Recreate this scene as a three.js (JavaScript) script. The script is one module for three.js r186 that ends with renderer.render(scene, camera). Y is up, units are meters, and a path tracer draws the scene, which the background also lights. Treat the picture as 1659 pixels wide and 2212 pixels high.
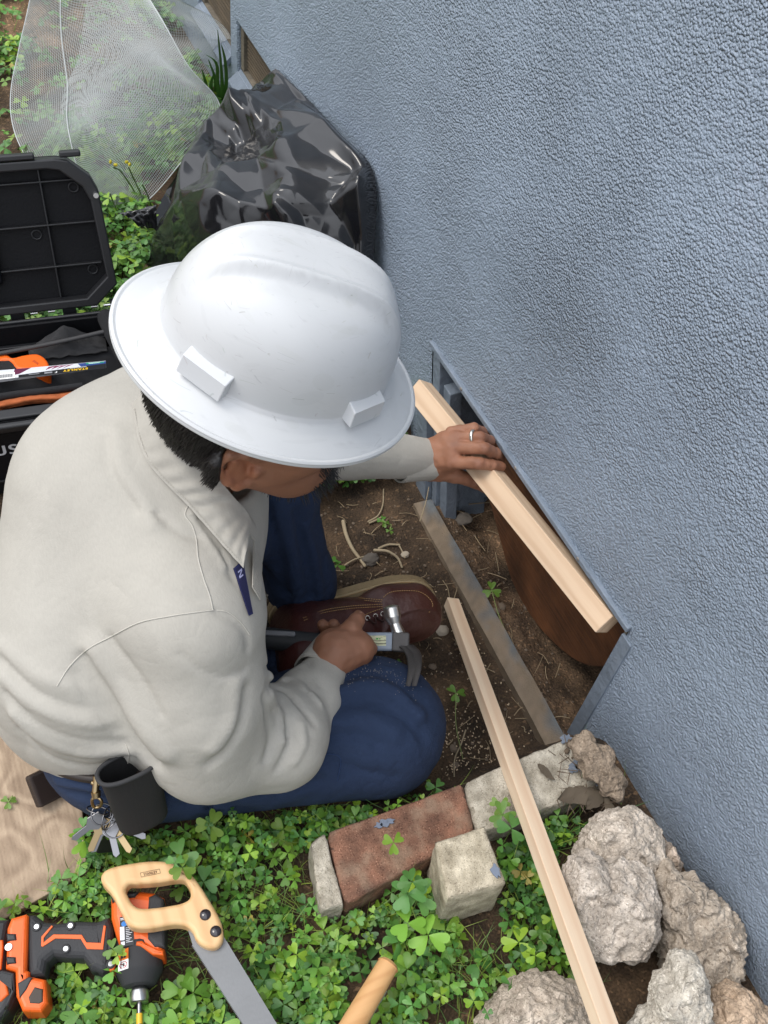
import * as THREE from 'three';
import { mergeGeometries, mergeVertices } from 'three/addons/utils/BufferGeometryUtils.js';
import { RoundedBoxGeometry } from 'three/addons/geometries/RoundedBoxGeometry.js';
import { ConvexGeometry } from 'three/addons/geometries/ConvexGeometry.js';

// ---------------------------------------------------------------- camera, sky, sun, exposure
const scene = new THREE.Scene();
const V3 = (x, y, z) => new THREE.Vector3(x, y, z);
const EYE = V3(0, 1.45, 0);
const camera = new THREE.PerspectiveCamera(54.23, 768 / 1024, 0.05, 200);
camera.position.copy(EYE);
{ // held above a crouching worker: looks about 51 degrees down, along the wall, a little rolled
  const right = V3(0.91117992, 0.10492038, 0.39842548), up = V3(0.25537147, 0.61505049, -0.74598814), back = V3(-0.32332115, 0.78147592, 0.53362799);
  camera.quaternion.setFromRotationMatrix(new THREE.Matrix4().makeBasis(right, up, back));
}
camera.updateMatrixWorld(true);
scene.add(camera);
const renderer = new THREE.WebGLRenderer({ antialias: true });
renderer.toneMapping = THREE.LinearToneMapping;
renderer.toneMappingExposure = 1.5;
renderer.shadowMap.enabled = true;
{ // a bright, closed cloud cover
  const w = 256, h = 128, d = new Float32Array(w * h * 4);
  for (let j = 0; j < h; j++) for (let i = 0; i < w; i++) {
    const el = Math.sin(((j + 0.5) / h - 0.5) * Math.PI), az = (i + 0.5) / w * Math.PI * 2;
    const c = 0.06 * Math.sin(az * 3 + 1.3) * Math.cos(el * 4 + az) + 0.05 * Math.sin(az * 5 + el * 7);
    const l = el > 0 ? (0.33 + 0.98 * Math.pow(el, 1.1)) * (1 + c) * 1.32 : 0.16; // low sky dimmed by the neighbourhood's trees and houses
    d.set([l * 0.955, l * 0.99, l * 1.06, 1], (j * w + i) * 4);
  }
  const sky = new THREE.DataTexture(d, w, h, THREE.RGBAFormat, THREE.FloatType);
  sky.mapping = THREE.EquirectangularReflectionMapping; sky.magFilter = THREE.LinearFilter; sky.minFilter = THREE.LinearFilter; sky.needsUpdate = true;
  scene.background = sky; scene.environment = sky;
}
const sun = new THREE.DirectionalLight(0xfff6ea, 1.1);
sun.position.set(-3.2, 6, -1.6); sun.castShadow = true; sun.shadow.radius = 45;
sun.shadow.mapSize.set(2048, 2048);
Object.assign(sun.shadow.camera, { left: -4, right: 4, top: 4, bottom: -4, near: 0.5, far: 20 });
scene.add(sun, sun.target);

// ---------------------------------------------------------------- helpers
let seed = 1;
const reseed = (s) => { seed = s >>> 0; };
const rnd = () => { seed = (seed + 0x6D2B79F5) >>> 0; let t = seed; t = Math.imul(t ^ (t >>> 15), t | 1); t ^= t + Math.imul(t ^ (t >>> 7), t | 61); return ((t ^ (t >>> 14)) >>> 0) / 4294967296; };
const rr = (a, b) => a + (b - a) * rnd();
const clamp = (x, a = 0, b = 1) => x < a ? a : x > b ? b : x;
const lerp = (a, b, t) => a + (b - a) * t;
const sstep = (a, b, x) => { const t = clamp((x - a) / (b - a)); return t * t * (3 - 2 * t); };
// hashed gradient noise in 3D, about -1..1
const PERM = new Uint8Array(512); { reseed(77); const p = [...Array(256).keys()]; for (let i = 255; i > 0; i--) { const j = Math.floor(rnd() * (i + 1)); [p[i], p[j]] = [p[j], p[i]]; } for (let i = 0; i < 512; i++) PERM[i] = p[i & 255]; }
const gr = (h, x, y, z) => { h &= 15; const u = h < 8 ? x : y, v = h < 4 ? y : h === 12 || h === 14 ? x : z; return ((h & 1) ? -u : u) + ((h & 2) ? -v : v); };
function noise(x, y, z = 0, per = 256) { // per: period in x and y (tiles)
  const X = Math.floor(x), Y = Math.floor(y), Z = Math.floor(z); x -= X; y -= Y; z -= Z;
  const m = (a) => ((a % per) + per) % per;
  const x0 = m(X) & 255, x1 = m(X + 1) & 255, y0 = m(Y) & 255, y1 = m(Y + 1) & 255, z0 = Z & 255, z1 = (Z + 1) & 255;
  const u = x * x * x * (x * (x * 6 - 15) + 10), v = y * y * y * (y * (y * 6 - 15) + 10), w = z * z * z * (z * (z * 6 - 15) + 10);
  const h = (a, b, c) => PERM[PERM[PERM[a] + b] + c];
  const a0 = lerp(gr(h(x0, y0, z0), x, y, z), gr(h(x1, y0, z0), x - 1, y, z), u), a1 = lerp(gr(h(x0, y1, z0), x, y - 1, z), gr(h(x1, y1, z0), x - 1, y - 1, z), u);
  const b0 = lerp(gr(h(x0, y0, z1), x, y, z - 1), gr(h(x1, y0, z1), x - 1, y, z - 1), u), b1 = lerp(gr(h(x0, y1, z1), x, y - 1, z - 1), gr(h(x1, y1, z1), x - 1, y - 1, z - 1), u);
  return lerp(lerp(a0, a1, v), lerp(b0, b1, v), w);
}
const fbm = (x, y, z, o = 4) => { let s = 0, a = 0.5; for (let i = 0; i < o; i++) { s += a * noise(x, y, z); x = x * 2.03 + 7.1; y = y * 2.03 + 3.7; z = z * 2.03 + 1.9; a *= 0.5; } return s; };
const ridge = (x, y, z) => 1 - Math.abs(noise(x, y, z)) * 2;

// measured points: the photograph was measured on a grid 1659 x 2212; a point there and one known plane give a place in the world
const FOCAL = 2160;
const ray = (u, v) => V3((u - 829.5) / FOCAL, -(v - 1106) / FOCAL, -1).applyQuaternion(camera.quaternion);
const atY = (u, v, y = 0) => { const r = ray(u, v); return r.multiplyScalar((y - EYE.y) / r.y).add(EYE); };
const atX = (u, v, x) => { const r = ray(u, v); return r.multiplyScalar(x / r.x).add(EYE); };
const atD = (u, v, d) => ray(u, v).multiplyScalar(d).add(EYE);

// scene graph
const used = {};
const numbered = (n) => { const k = used[n] = (used[n] ?? -1) + 1; return k ? n + '_' + String(k).padStart(3, '0') : n; };
function tag(o, label, category, group) { o.userData.label = label; if (category) o.userData.category = category; if (group) o.userData.group = group; return o; }
function thing(name, label, category, at = V3(0, 0, 0), group) { const o = new THREE.Group(); o.name = numbered(name); o.position.copy(at); tag(o, label, category, group); scene.add(o); return o; }
const rootOf = (o) => { while (o.parent && o.parent !== scene) o = o.parent; return o; };
function mesh(name, geo, mat, parent) { const m = new THREE.Mesh(Array.isArray(geo) ? merge(geo) : geo, mat); m.name = parent ? name : numbered(name); m.castShadow = m.receiveShadow = true; (parent || scene).add(m); return m; }
// geometry given in world coordinates, put under a thing that stands at its base
function wpart(name, geo, mat, parent) { const g = Array.isArray(geo) ? merge(geo) : geo; const r = rootOf(parent); g.translate(-r.position.x, -r.position.y, -r.position.z); return mesh(name, g, mat, parent); }
function setting(o) { o.userData.kind = 'structure'; return o; }
function stuff(o) { o.userData.kind = 'stuff'; return o; }
function plain(g) { const o = g.index ? g.toNonIndexed() : g; for (const k of Object.keys(o.attributes)) if (!['position', 'normal', 'uv'].includes(k)) o.deleteAttribute(k); if (!o.attributes.normal) o.computeVertexNormals(); if (!o.attributes.uv) o.setAttribute('uv', new THREE.BufferAttribute(new Float32Array(o.attributes.position.count * 2), 2)); o.morphAttributes = {}; return o; }
function merge(list) { return list.length === 1 ? list[0] : mergeGeometries(list.map(plain)); }
// uv in metres by the face's main direction
function boxUV(g, s = 1, turn = false) {
  g = g.index ? g.toNonIndexed() : g; if (!g.attributes.normal) g.computeVertexNormals();
  const p = g.attributes.position, uv = new Float32Array(p.count * 2), a = V3(), b = V3(), c = V3(), n = V3();
  for (let i = 0; i < p.count; i += 3) {
    a.fromBufferAttribute(p, i); b.fromBufferAttribute(p, i + 1); c.fromBufferAttribute(p, i + 2);
    n.copy(b).sub(a).cross(c.clone().sub(a)); const x = Math.abs(n.x), y = Math.abs(n.y), z = Math.abs(n.z);
    [a, b, c].forEach((q, k) => { const t = x > y && x > z ? [q.z, q.y] : y > z ? [q.x, q.z] : [q.x, q.y]; if (turn) t.reverse(); uv[(i + k) * 2] = t[0] * s; uv[(i + k) * 2 + 1] = t[1] * s; });
  }
  g.setAttribute('uv', new THREE.BufferAttribute(uv, 2)); return g;
}
const box = (w, h, d, r = 0.002, seg = 2) => new RoundedBoxGeometry(w, h, d, seg, Math.min(r, w / 2.01, h / 2.01, d / 2.01));
const M4 = (o, x, y, z) => new THREE.Matrix4().makeBasis(x, y, z).setPosition(o);
function tube(pts, r, seg = 24, rad = 8, closed = false) { return new THREE.TubeGeometry(new THREE.CatmullRomCurve3(pts, closed, 'centripetal'), seg, r, rad, closed); }
// tube whose radius changes along it: list of [Vector3, radius]
function taper(list, seg = 24, rad = 8) {
  const c = new THREE.CatmullRomCurve3(list.map((l) => l[0]), false, 'centripetal'), g = new THREE.TubeGeometry(c, seg, 1, rad), p = g.attributes.position, n = list.length - 1;
  for (let i = 0; i <= seg; i++) { const ct = c.getPointAt(i / seg), t = c.getUtoTmapping(i / seg) * n, k = Math.min(n - 1, Math.floor(t)), r = lerp(list[k][1], list[k + 1][1], t - k);
    for (let j = 0; j <= rad; j++) { const q = i * (rad + 1) + j; p.setXYZ(q, ct.x + (p.getX(q) - ct.x) * r, ct.y + (p.getY(q) - ct.y) * r, ct.z + (p.getZ(q) - ct.z) * r); } }
  const caps = [list[0], list[n]].map(([q, r]) => new THREE.SphereGeometry(r, rad, 5).translate(q.x, q.y, q.z));
  return merge([g, ...caps]);
}
function cyl(a, b, r1, r2 = r1, rad = 16) { const d = b.clone().sub(a), g = new THREE.CylinderGeometry(r2, r1, d.length(), rad); g.applyQuaternion(new THREE.Quaternion().setFromUnitVectors(V3(0, 1, 0), d.normalize())); const m = a.clone().add(b).multiplyScalar(0.5); return g.translate(m.x, m.y, m.z); }
// extrude a closed outline given as world points on a plane y = const: thickness grows upwards
function slabY(pts, y0, y1, bevel = 0.002, holes = [], seg = 2) {
  const sh = new THREE.Shape(pts.map((p) => new THREE.Vector2(p.x, -p.z)));
  for (const h of holes) sh.holes.push(new THREE.Path(h.map((p) => new THREE.Vector2(p.x, -p.z))));
  const g = new THREE.ExtrudeGeometry(sh, { depth: y1 - y0 - 2 * bevel, bevelEnabled: bevel > 0, bevelSize: bevel, bevelThickness: bevel, bevelOffset: -bevel, bevelSegments: seg, curveSegments: 8 });
  g.rotateX(-Math.PI / 2).translate(0, y0 + bevel, 0); return g;
}
const smoothLoop = (pts, n) => new THREE.CatmullRomCurve3(pts, true, 'centripetal').getPoints(n).slice(0, -1);
// flat print or a label: a thin rectangle, four corners (lower left, lower right, upper right, upper left)
function quad(a, b, c, d) { const g = new THREE.BufferGeometry(); g.setAttribute('position', new THREE.Float32BufferAttribute([a, b, c, d].flatMap((p) => [p.x, p.y, p.z]), 3)); g.setAttribute('uv', new THREE.Float32BufferAttribute([0, 0, 1, 0, 1, 1, 0, 1], 2)); g.setIndex([0, 1, 2, 0, 2, 3]); g.computeVertexNormals(); return g; }
// a surface through f(u, v) -> Vector3
function sheet(f, nu, nv, us = 1, vs = 1) {
  const p = [], uv = [], ix = [];
  for (let j = 0; j <= nv; j++) for (let i = 0; i <= nu; i++) { const q = f(i / nu, j / nv); p.push(q.x, q.y, q.z); uv.push(i / nu * us, j / nv * vs); }
  for (let j = 0; j < nv; j++) for (let i = 0; i < nu; i++) { const a = j * (nu + 1) + i; ix.push(a, a + 1, a + nu + 2, a, a + nu + 2, a + nu + 1); }
  const g = new THREE.BufferGeometry(); g.setAttribute('position', new THREE.Float32BufferAttribute(p, 3)); g.setAttribute('uv', new THREE.Float32BufferAttribute(uv, 2)); g.setIndex(ix); g.computeVertexNormals(); return g;
}
// ---- signed distance fields and their meshes
const smin = (a, b, k) => { const h = Math.max(k - Math.abs(a - b), 0) / k; return Math.min(a, b) - h * h * k * 0.25; };
const smax = (a, b, k) => -smin(-a, -b, k);
function capD(x, y, z, a, b, ra, rb) { const dx = b.x - a.x, dy = b.y - a.y, dz = b.z - a.z, t = clamp(((x - a.x) * dx + (y - a.y) * dy + (z - a.z) * dz) / (dx * dx + dy * dy + dz * dz + 1e-12)); const ex = x - a.x - dx * t, ey = y - a.y - dy * t, ez = z - a.z - dz * t; return Math.sqrt(ex * ex + ey * ey + ez * ez) - ra - (rb - ra) * t; }
// prims: [a, b, ra, rb, k]
const field = (prims) => (x, y, z) => { let d = 1e3; for (const [a, b, ra, rb, k] of prims) d = smin(d, capD(x, y, z, a, b, ra, rb), k ?? 0.03); return d; };
function bounds(prims, m = 0.03) { const lo = V3(1e3, 1e3, 1e3), hi = V3(-1e3, -1e3, -1e3); for (const [a, b, ra, rb] of prims) { for (const [p, r] of [[a, ra], [b, rb]]) { lo.min(p.clone().addScalar(-r - m)); hi.max(p.clone().addScalar(r + m)); } } return [lo, hi]; }
function sdfMesh(lo, hi, c, f) {
  const nx = Math.ceil((hi.x - lo.x) / c) + 1, ny = Math.ceil((hi.y - lo.y) / c) + 1, nz = Math.ceil((hi.z - lo.z) / c) + 1, S = new Float32Array(nx * ny * nz);
  const B = 8, far = c * B * 0.87 * 1.35 + 0.012;
  for (let k0 = 0; k0 < nz; k0 += B) for (let j0 = 0; j0 < ny; j0 += B) for (let i0 = 0; i0 < nx; i0 += B) {
    const k1 = Math.min(nz, k0 + B), j1 = Math.min(ny, j0 + B), i1 = Math.min(nx, i0 + B), m = f(lo.x + (i0 + B / 2) * c, lo.y + (j0 + B / 2) * c, lo.z + (k0 + B / 2) * c), skip = Math.abs(m) > far;
    for (let k = k0; k < k1; k++) for (let j = j0; j < j1; j++) for (let i = i0; i < i1; i++) S[i + nx * (j + ny * k)] = skip ? m : f(lo.x + i * c, lo.y + j * c, lo.z + k * c);
  }
  const id = new Int32Array(nx * ny * nz).fill(-1), P = [], I = [], sx = 1, sy = nx, sz = nx * ny, off = [0, sx, sy, sx + sy, sz, sz + sx, sz + sy, sz + sx + sy];
  const E = [[0, 1], [2, 3], [4, 5], [6, 7], [0, 2], [1, 3], [4, 6], [5, 7], [0, 4], [1, 5], [2, 6], [3, 7]];
  for (let k = 0; k < nz - 1; k++) for (let j = 0; j < ny - 1; j++) for (let i = 0; i < nx - 1; i++) {
    const b = i + j * sy + k * sz; let m = 0; for (let e = 0; e < 8; e++) if (S[b + off[e]] < 0) m |= 1 << e; if (m === 0 || m === 255) continue;
    let x = 0, y = 0, z = 0, n = 0;
    for (const [e0, e1] of E) { if (((m >> e0) & 1) === ((m >> e1) & 1)) continue; const a = S[b + off[e0]], d = S[b + off[e1]], t = a / (a - d); x += (e0 & 1) + t * ((e1 & 1) - (e0 & 1)); y += ((e0 >> 1) & 1) + t * (((e1 >> 1) & 1) - ((e0 >> 1) & 1)); z += (e0 >> 2) + t * ((e1 >> 2) - (e0 >> 2)); n++; }
    id[b] = P.length / 3; P.push(lo.x + (i + x / n) * c, lo.y + (j + y / n) * c, lo.z + (k + z / n) * c);
  }
  for (let k = 1; k < nz - 1; k++) for (let j = 1; j < ny - 1; j++) for (let i = 1; i < nx - 1; i++) {
    const b = i + j * sy + k * sz, s = S[b] < 0; let u, v;
    for (const [d, s1, s2] of [[sx, sy, sz], [sy, sz, sx], [sz, sx, sy]]) { const s2n = S[b + d] < 0; if (s === s2n) continue; const q0 = id[b - s1 - s2], q1 = id[b - s2], q2 = id[b], q3 = id[b - s1]; if (q0 < 0 || q1 < 0 || q2 < 0 || q3 < 0) continue; if (s) I.push(q0, q1, q2, q0, q2, q3); else I.push(q0, q2, q1, q0, q3, q2); }
  }
  const e = c * 0.4; // onto the surface itself
  for (let i = 0; i < P.length; i += 3) for (let it = 0; it < 2; it++) { const x = P[i], y = P[i + 1], z = P[i + 2], d = f(x, y, z); let gx = f(x + e, y, z) - f(x - e, y, z), gy = f(x, y + e, z) - f(x, y - e, z), gz = f(x, y, z + e) - f(x, y, z - e); const l = Math.hypot(gx, gy, gz) + 1e-9, s = clamp(d, -c, c) / l; P[i] -= gx * s; P[i + 1] -= gy * s; P[i + 2] -= gz * s; }
  const g = new THREE.BufferGeometry(); g.setAttribute('position', new THREE.Float32BufferAttribute(P, 3)); g.setIndex(I); g.computeVertexNormals(); return g;
}
// where a line of sight first meets a field
function onField(u, v, f, lift = 0) { const r = ray(u, v), l = r.length(); r.divideScalar(l); let t = 0.7; for (let i = 0; i < 160; i++) { const d = f(EYE.x + r.x * t, EYE.y + r.y * t, EYE.z + r.z * t) - lift; if (d < 0.0003) break; t += d * 0.7; if (t > 4) break; } return r.multiplyScalar(t).add(EYE); }
function polyDist(p, line) { let b = 1e9; for (let i = 0; i + 1 < line.length; i++) b = Math.min(b, capD(p.x, p.y, p.z, line[i], line[i + 1], 0, 0)); return b; }
const along = (pts, n = 24) => new THREE.CatmullRomCurve3(pts, false, 'centripetal').getPoints(n);
function displace(g, fn) { const p = g.attributes.position, n = g.attributes.normal, q = V3(), m = V3(); for (let i = 0; i < p.count; i++) { q.fromBufferAttribute(p, i); m.fromBufferAttribute(n, i); const d = fn(q, m); p.setXYZ(i, q.x + m.x * d, q.y + m.y * d, q.z + m.z * d); } g.computeVertexNormals(); return g; }
function paint(g, fn) { const p = g.attributes.position, n = g.attributes.normal, c = new Float32Array(p.count * 3), q = V3(), m = V3(); for (let i = 0; i < p.count; i++) { q.fromBufferAttribute(p, i); m.fromBufferAttribute(n, i); c.set(fn(q, m), i * 3); } g.setAttribute('color', new THREE.BufferAttribute(c, 3)); return g; }

// a sheet with thickness: f(u, v), pushed both ways along its normal, closed at the rim
function thick(f, nu, nv, th) {
  const a = sheet(f, nu, nv), n = a.attributes.normal, p = a.attributes.position, uv = a.attributes.uv, N = p.count, P = [], U = [], M = [], I = [], ix = a.index.array;
  for (const s of [1, -1]) for (let i = 0; i < N; i++) { P.push(p.getX(i) + n.getX(i) * th * s / 2, p.getY(i) + n.getY(i) * th * s / 2, p.getZ(i) + n.getZ(i) * th * s / 2); M.push(n.getX(i) * s, n.getY(i) * s, n.getZ(i) * s); U.push(uv.getX(i), uv.getY(i)); }
  for (let i = 0; i < ix.length; i += 3) I.push(ix[i], ix[i + 1], ix[i + 2], N + ix[i], N + ix[i + 2], N + ix[i + 1]);
  const e = []; for (let i = 0; i < nu; i++) e.push([i, i + 1], [nv * (nu + 1) + i + 1, nv * (nu + 1) + i]); for (let j = 0; j < nv; j++) e.push([(j + 1) * (nu + 1), j * (nu + 1)], [j * (nu + 1) + nu, (j + 1) * (nu + 1) + nu]);
  const A = V3(), B = V3(), C = V3(); for (const [i, j] of e) { const b = P.length / 3; for (const k of [i, N + i, N + j, j]) { P.push(P[k * 3], P[k * 3 + 1], P[k * 3 + 2]); U.push(U[k * 2], U[k * 2 + 1]); } A.fromArray(P, b * 3); B.fromArray(P, b * 3 + 3).sub(A); C.fromArray(P, b * 3 + 9).sub(A); B.cross(C).normalize(); for (let k = 0; k < 4; k++) M.push(B.x, B.y, B.z); I.push(b, b + 1, b + 3, b + 3, b + 1, b + 2); }
  const g = new THREE.BufferGeometry(); g.setAttribute('position', new THREE.Float32BufferAttribute(P, 3)); g.setAttribute('normal', new THREE.Float32BufferAttribute(M, 3)); g.setAttribute('uv', new THREE.Float32BufferAttribute(U, 2)); g.setIndex(I); return g;
}
// stitches: short raised dashes along a curve
function stitches(pts, step, r, n = 60) { const c = new THREE.CatmullRomCurve3(pts, false, 'centripetal'), k = Math.max(2, Math.floor(c.getLength() / step)), out = []; for (let i = 0; i < k; i++) out.push(cyl(c.getPointAt(i / k), c.getPointAt((i + 0.65) / k), r, r, 4)); return mergeGeometries(out.map(plain)); }

// ---- textures
function dataTex(w, h, fn, srgb) { const d = new Uint8Array(w * h * 4); for (let j = 0; j < h; j++) for (let i = 0; i < w; i++) { const c = fn(i / w, j / h); const o = (j * w + i) * 4; if (typeof c === 'number') d[o] = d[o + 1] = d[o + 2] = clamp(c) * 255; else { d[o] = clamp(c[0]) * 255; d[o + 1] = clamp(c[1]) * 255; d[o + 2] = clamp(c[2]) * 255; } d[o + 3] = 255; }
  const t = new THREE.DataTexture(d, w, h); t.wrapS = t.wrapT = THREE.RepeatWrapping; t.magFilter = THREE.LinearFilter; t.minFilter = THREE.LinearMipmapLinearFilter; t.generateMipmaps = true; if (srgb) t.colorSpace = THREE.SRGBColorSpace; t.needsUpdate = true; return t; }
const rep = (t, x, y = x) => { const c = t.clone(); c.repeat.set(x, y); c.needsUpdate = true; return c; };
const tfbm = (u, v, per, o, z = 0) => { let s = 0, a = 0.5; for (let i = 0; i < o && per <= 256; i++) { s += a * noise(u * per, v * per, z + i * 3.1, per); per *= 2; a *= 0.5; } return s; };
const canvasTex = (w, h, draw) => { const c = document.createElement('canvas'); c.width = w; c.height = h; draw(c.getContext('2d'), w, h); const t = new THREE.CanvasTexture(c); t.colorSpace = THREE.SRGBColorSpace; return t; };
const lin = (r, g, b) => new THREE.Color().setRGB(r, g, b);
const std = (o) => new THREE.MeshStandardMaterial(o);
const phys = (o) => new THREE.MeshPhysicalMaterial(o);
// ---------------------------------------------------------------- materials
// granules thrown on the wall: the nearest of jittered grains, in a few sizes, over a lightly trowelled ground
const stuccoBump = (() => { const N = 330, gx = new Float32Array(N * N), gy = new Float32Array(N * N), gs = new Float32Array(N * N); reseed(404); for (let i = 0; i < N * N; i++) { gx[i] = rnd(); gy[i] = rnd(); gs[i] = rnd() < 0.35 ? 0 : rr(0.35, 1); }
  return dataTex(2048, 2048, (u, v) => { const X = u * N, Y = v * N, i0 = Math.floor(X), j0 = Math.floor(Y); let h = 0; for (let j = -1; j <= 1; j++) for (let i = -1; i <= 1; i++) { const a = (i0 + i + N) % N, b = (j0 + j + N) % N, k = a + b * N, s = gs[k]; if (!s) continue; const dx = X - i0 - i - gx[k], dy = Y - j0 - j - gy[k], d = 1 - (dx * dx + dy * dy) / (0.62 * s + 0.12); if (d > 0) h = Math.max(h, Math.sqrt(d) * (0.35 + 0.65 * s)); } const am = 0.72 + 0.5 * sstep(-0.3, 0.35, noise(u * 6 + 0.4 * noise(u * 9, v * 9, 4, 9), v * 6, 6, 6) ); return 0.12 + am * 0.55 * h + 0.18 * noise(u * 150, v * 150, 3, 150) + 0.12 * noise(u * 480, v * 480, 5, 480) + 0.22 * noise(u * 40, v * 40, 8, 40); }); })();
const stuccoTint = dataTex(512, 512, (u, v) => { const s = 0.90 + 0.36 * tfbm(u, v, 5, 5) + 0.1 * noise(u * 200, v * 200, 3, 200); return [s * 0.97, s, s * 1.0]; });
const stucco = std({ color: lin(0.315, 0.37, 0.46), roughness: 0.36, map: rep(stuccoTint, 1 / 1.9), bumpMap: rep(stuccoBump, 1 / 0.96), bumpScale: 0.0044 });
const soilTint = dataTex(1024, 1024, (u, v) => { const a = tfbm(u, v, 8, 6), b = noise(u * 160, v * 160, 1, 160), c = noise(u * 70, v * 70, 4, 70); const s = 0.62 + 0.55 * a + 0.2 * b + (c > 0.42 ? 0.3 : 0); return [s * 0.465, s * 0.375, s * 0.285]; }, true);
const soilBump = dataTex(1024, 1024, (u, v) => 0.5 + 0.6 * tfbm(u, v, 16, 5) + 0.25 * Math.max(0, noise(u * 120, v * 120, 8, 120)));
const soilMat = std({ roughness: 0.97, vertexColors: true, map: rep(soilTint, 1 / 0.55), bumpMap: rep(soilBump, 1 / 0.55), bumpScale: 0.009 });
const paintGrey = std({ color: lin(0.205, 0.24, 0.295), roughness: 0.6, bumpMap: rep(soilBump, 5), bumpScale: 0.003, map: rep(stuccoTint, 4) });
const weathered = std({ roughness: 0.85, map: rep(dataTex(512, 512, (u, v) => { const g = 0.5 + 0.5 * noise(u * 4, v * 90, 2, 90) + 0.6 * tfbm(u, v, 8, 4); return [0.33 + g * 0.16, 0.31 + g * 0.14, 0.27 + g * 0.12]; }, true), 2), bumpMap: rep(soilBump, 4), bumpScale: 0.002 });
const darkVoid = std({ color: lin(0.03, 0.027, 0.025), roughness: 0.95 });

// ---------------------------------------------------------------- ground: one sheet, dug out in front of the opening
const WX = 0.76; // face of the house wall
const PIT = [[0.33, -1.16], [0.3, -0.7], [0.36, -0.5], [0.5, -0.46], [1.6, -0.46], [1.6, -1.2], [0.6, -1.2]];
function inPoly(x, z, poly) { let d = 1e9, c = false; for (let i = 0, j = poly.length - 1; i < poly.length; j = i++) { const [ax, az] = poly[j], [bx, bz] = poly[i]; if ((az > z) !== (bz > z) && x < (bx - ax) * (z - az) / (bz - az) + ax) c = !c; const dx = bx - ax, dz = bz - az, t = clamp(((x - ax) * dx + (z - az) * dz) / (dx * dx + dz * dz)); d = Math.min(d, Math.hypot(x - ax - dx * t, z - az - dz * t)); } return c ? -d : d; }
function groundY(x, z) {
  const p = inPoly(x, z, PIT); let y = 0.02 * fbm(x * 2.2, z * 2.2, 3, 3) + 0.006 * fbm(x * 14, z * 14, 1, 3);
  const k = 1 - sstep(-0.07, 0.03, p); const floor = -0.115 + 0.008 * fbm(x * 9, z * 9, 6, 4) + 0.012 * fbm(x * 30, z * 30, 2, 3) - 0.05 * sstep(0.74, 0.86, x);
  return lerp(y, floor, k);
}
{
  // coordinates bunch up where the photograph looks closely
  const ax = [], az = []; const grow = (list, from, to, step, f) => { let x = from, s = step; while (to > from ? x < to : x > to) { list.push(x); x += to > from ? s : -s; s *= f; } };
  grow(ax, -0.35, -45, 0.02, 1.12); ax.reverse(); for (let x = -0.35 + 0.008; x < 1.1; x += 0.008) ax.push(x); grow(ax, 1.1, 45, 0.02, 1.13);
  grow(az, -1.4, -60, 0.012, 1.07); az.reverse(); for (let z = -1.4 + 0.008; z < 0.1; z += 0.008) az.push(z); grow(az, 0.1, 30, 0.02, 1.13);
  const P = [], UV = [], I = [], C = [], nx = ax.length;
  for (const z of az) for (const x of ax) {
    P.push(x, groundY(x, z), z); UV.push(x, z);
    const pit = 1 - sstep(-0.03, 0.05, inPoly(x, z, PIT)), dry = clamp(0.5 + 1.4 * fbm(x * 1.3, z * 1.3, 4, 3)), pale = sstep(0.70, 0.8, x);
    const fr = 1 + (0.35 + 0.9 * sstep(0.3, 0.8, dry)) * (1 - sstep(-1.9, -1.25, z)), a = [(0.78 + 0.5 * dry) * fr, (0.76 + 0.46 * dry) * fr, (0.73 + 0.42 * dry) * fr], b = [0.86 + pale * 1.2, 0.85 + pale * 1.2, 0.84 + pale * 1.25];
    C.push(...a.map((q, i) => lerp(q, b[i], pit)));
  }
  for (let j = 0; j < az.length - 1; j++) for (let i = 0; i < nx - 1; i++) { const a = j * nx + i; I.push(a, a + nx, a + 1, a + 1, a + nx, a + nx + 1); }
  const g = new THREE.BufferGeometry(); g.setAttribute('position', new THREE.Float32BufferAttribute(P, 3)); g.setAttribute('uv', new THREE.Float32BufferAttribute(UV, 2)); g.setAttribute('color', new THREE.Float32BufferAttribute(C, 3)); g.setIndex(I); g.computeVertexNormals();
  const o = setting(mesh('ground', g, soilMat)); tag(o, 'brown garden soil, dug out in front of the crawl space opening');
}
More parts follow.
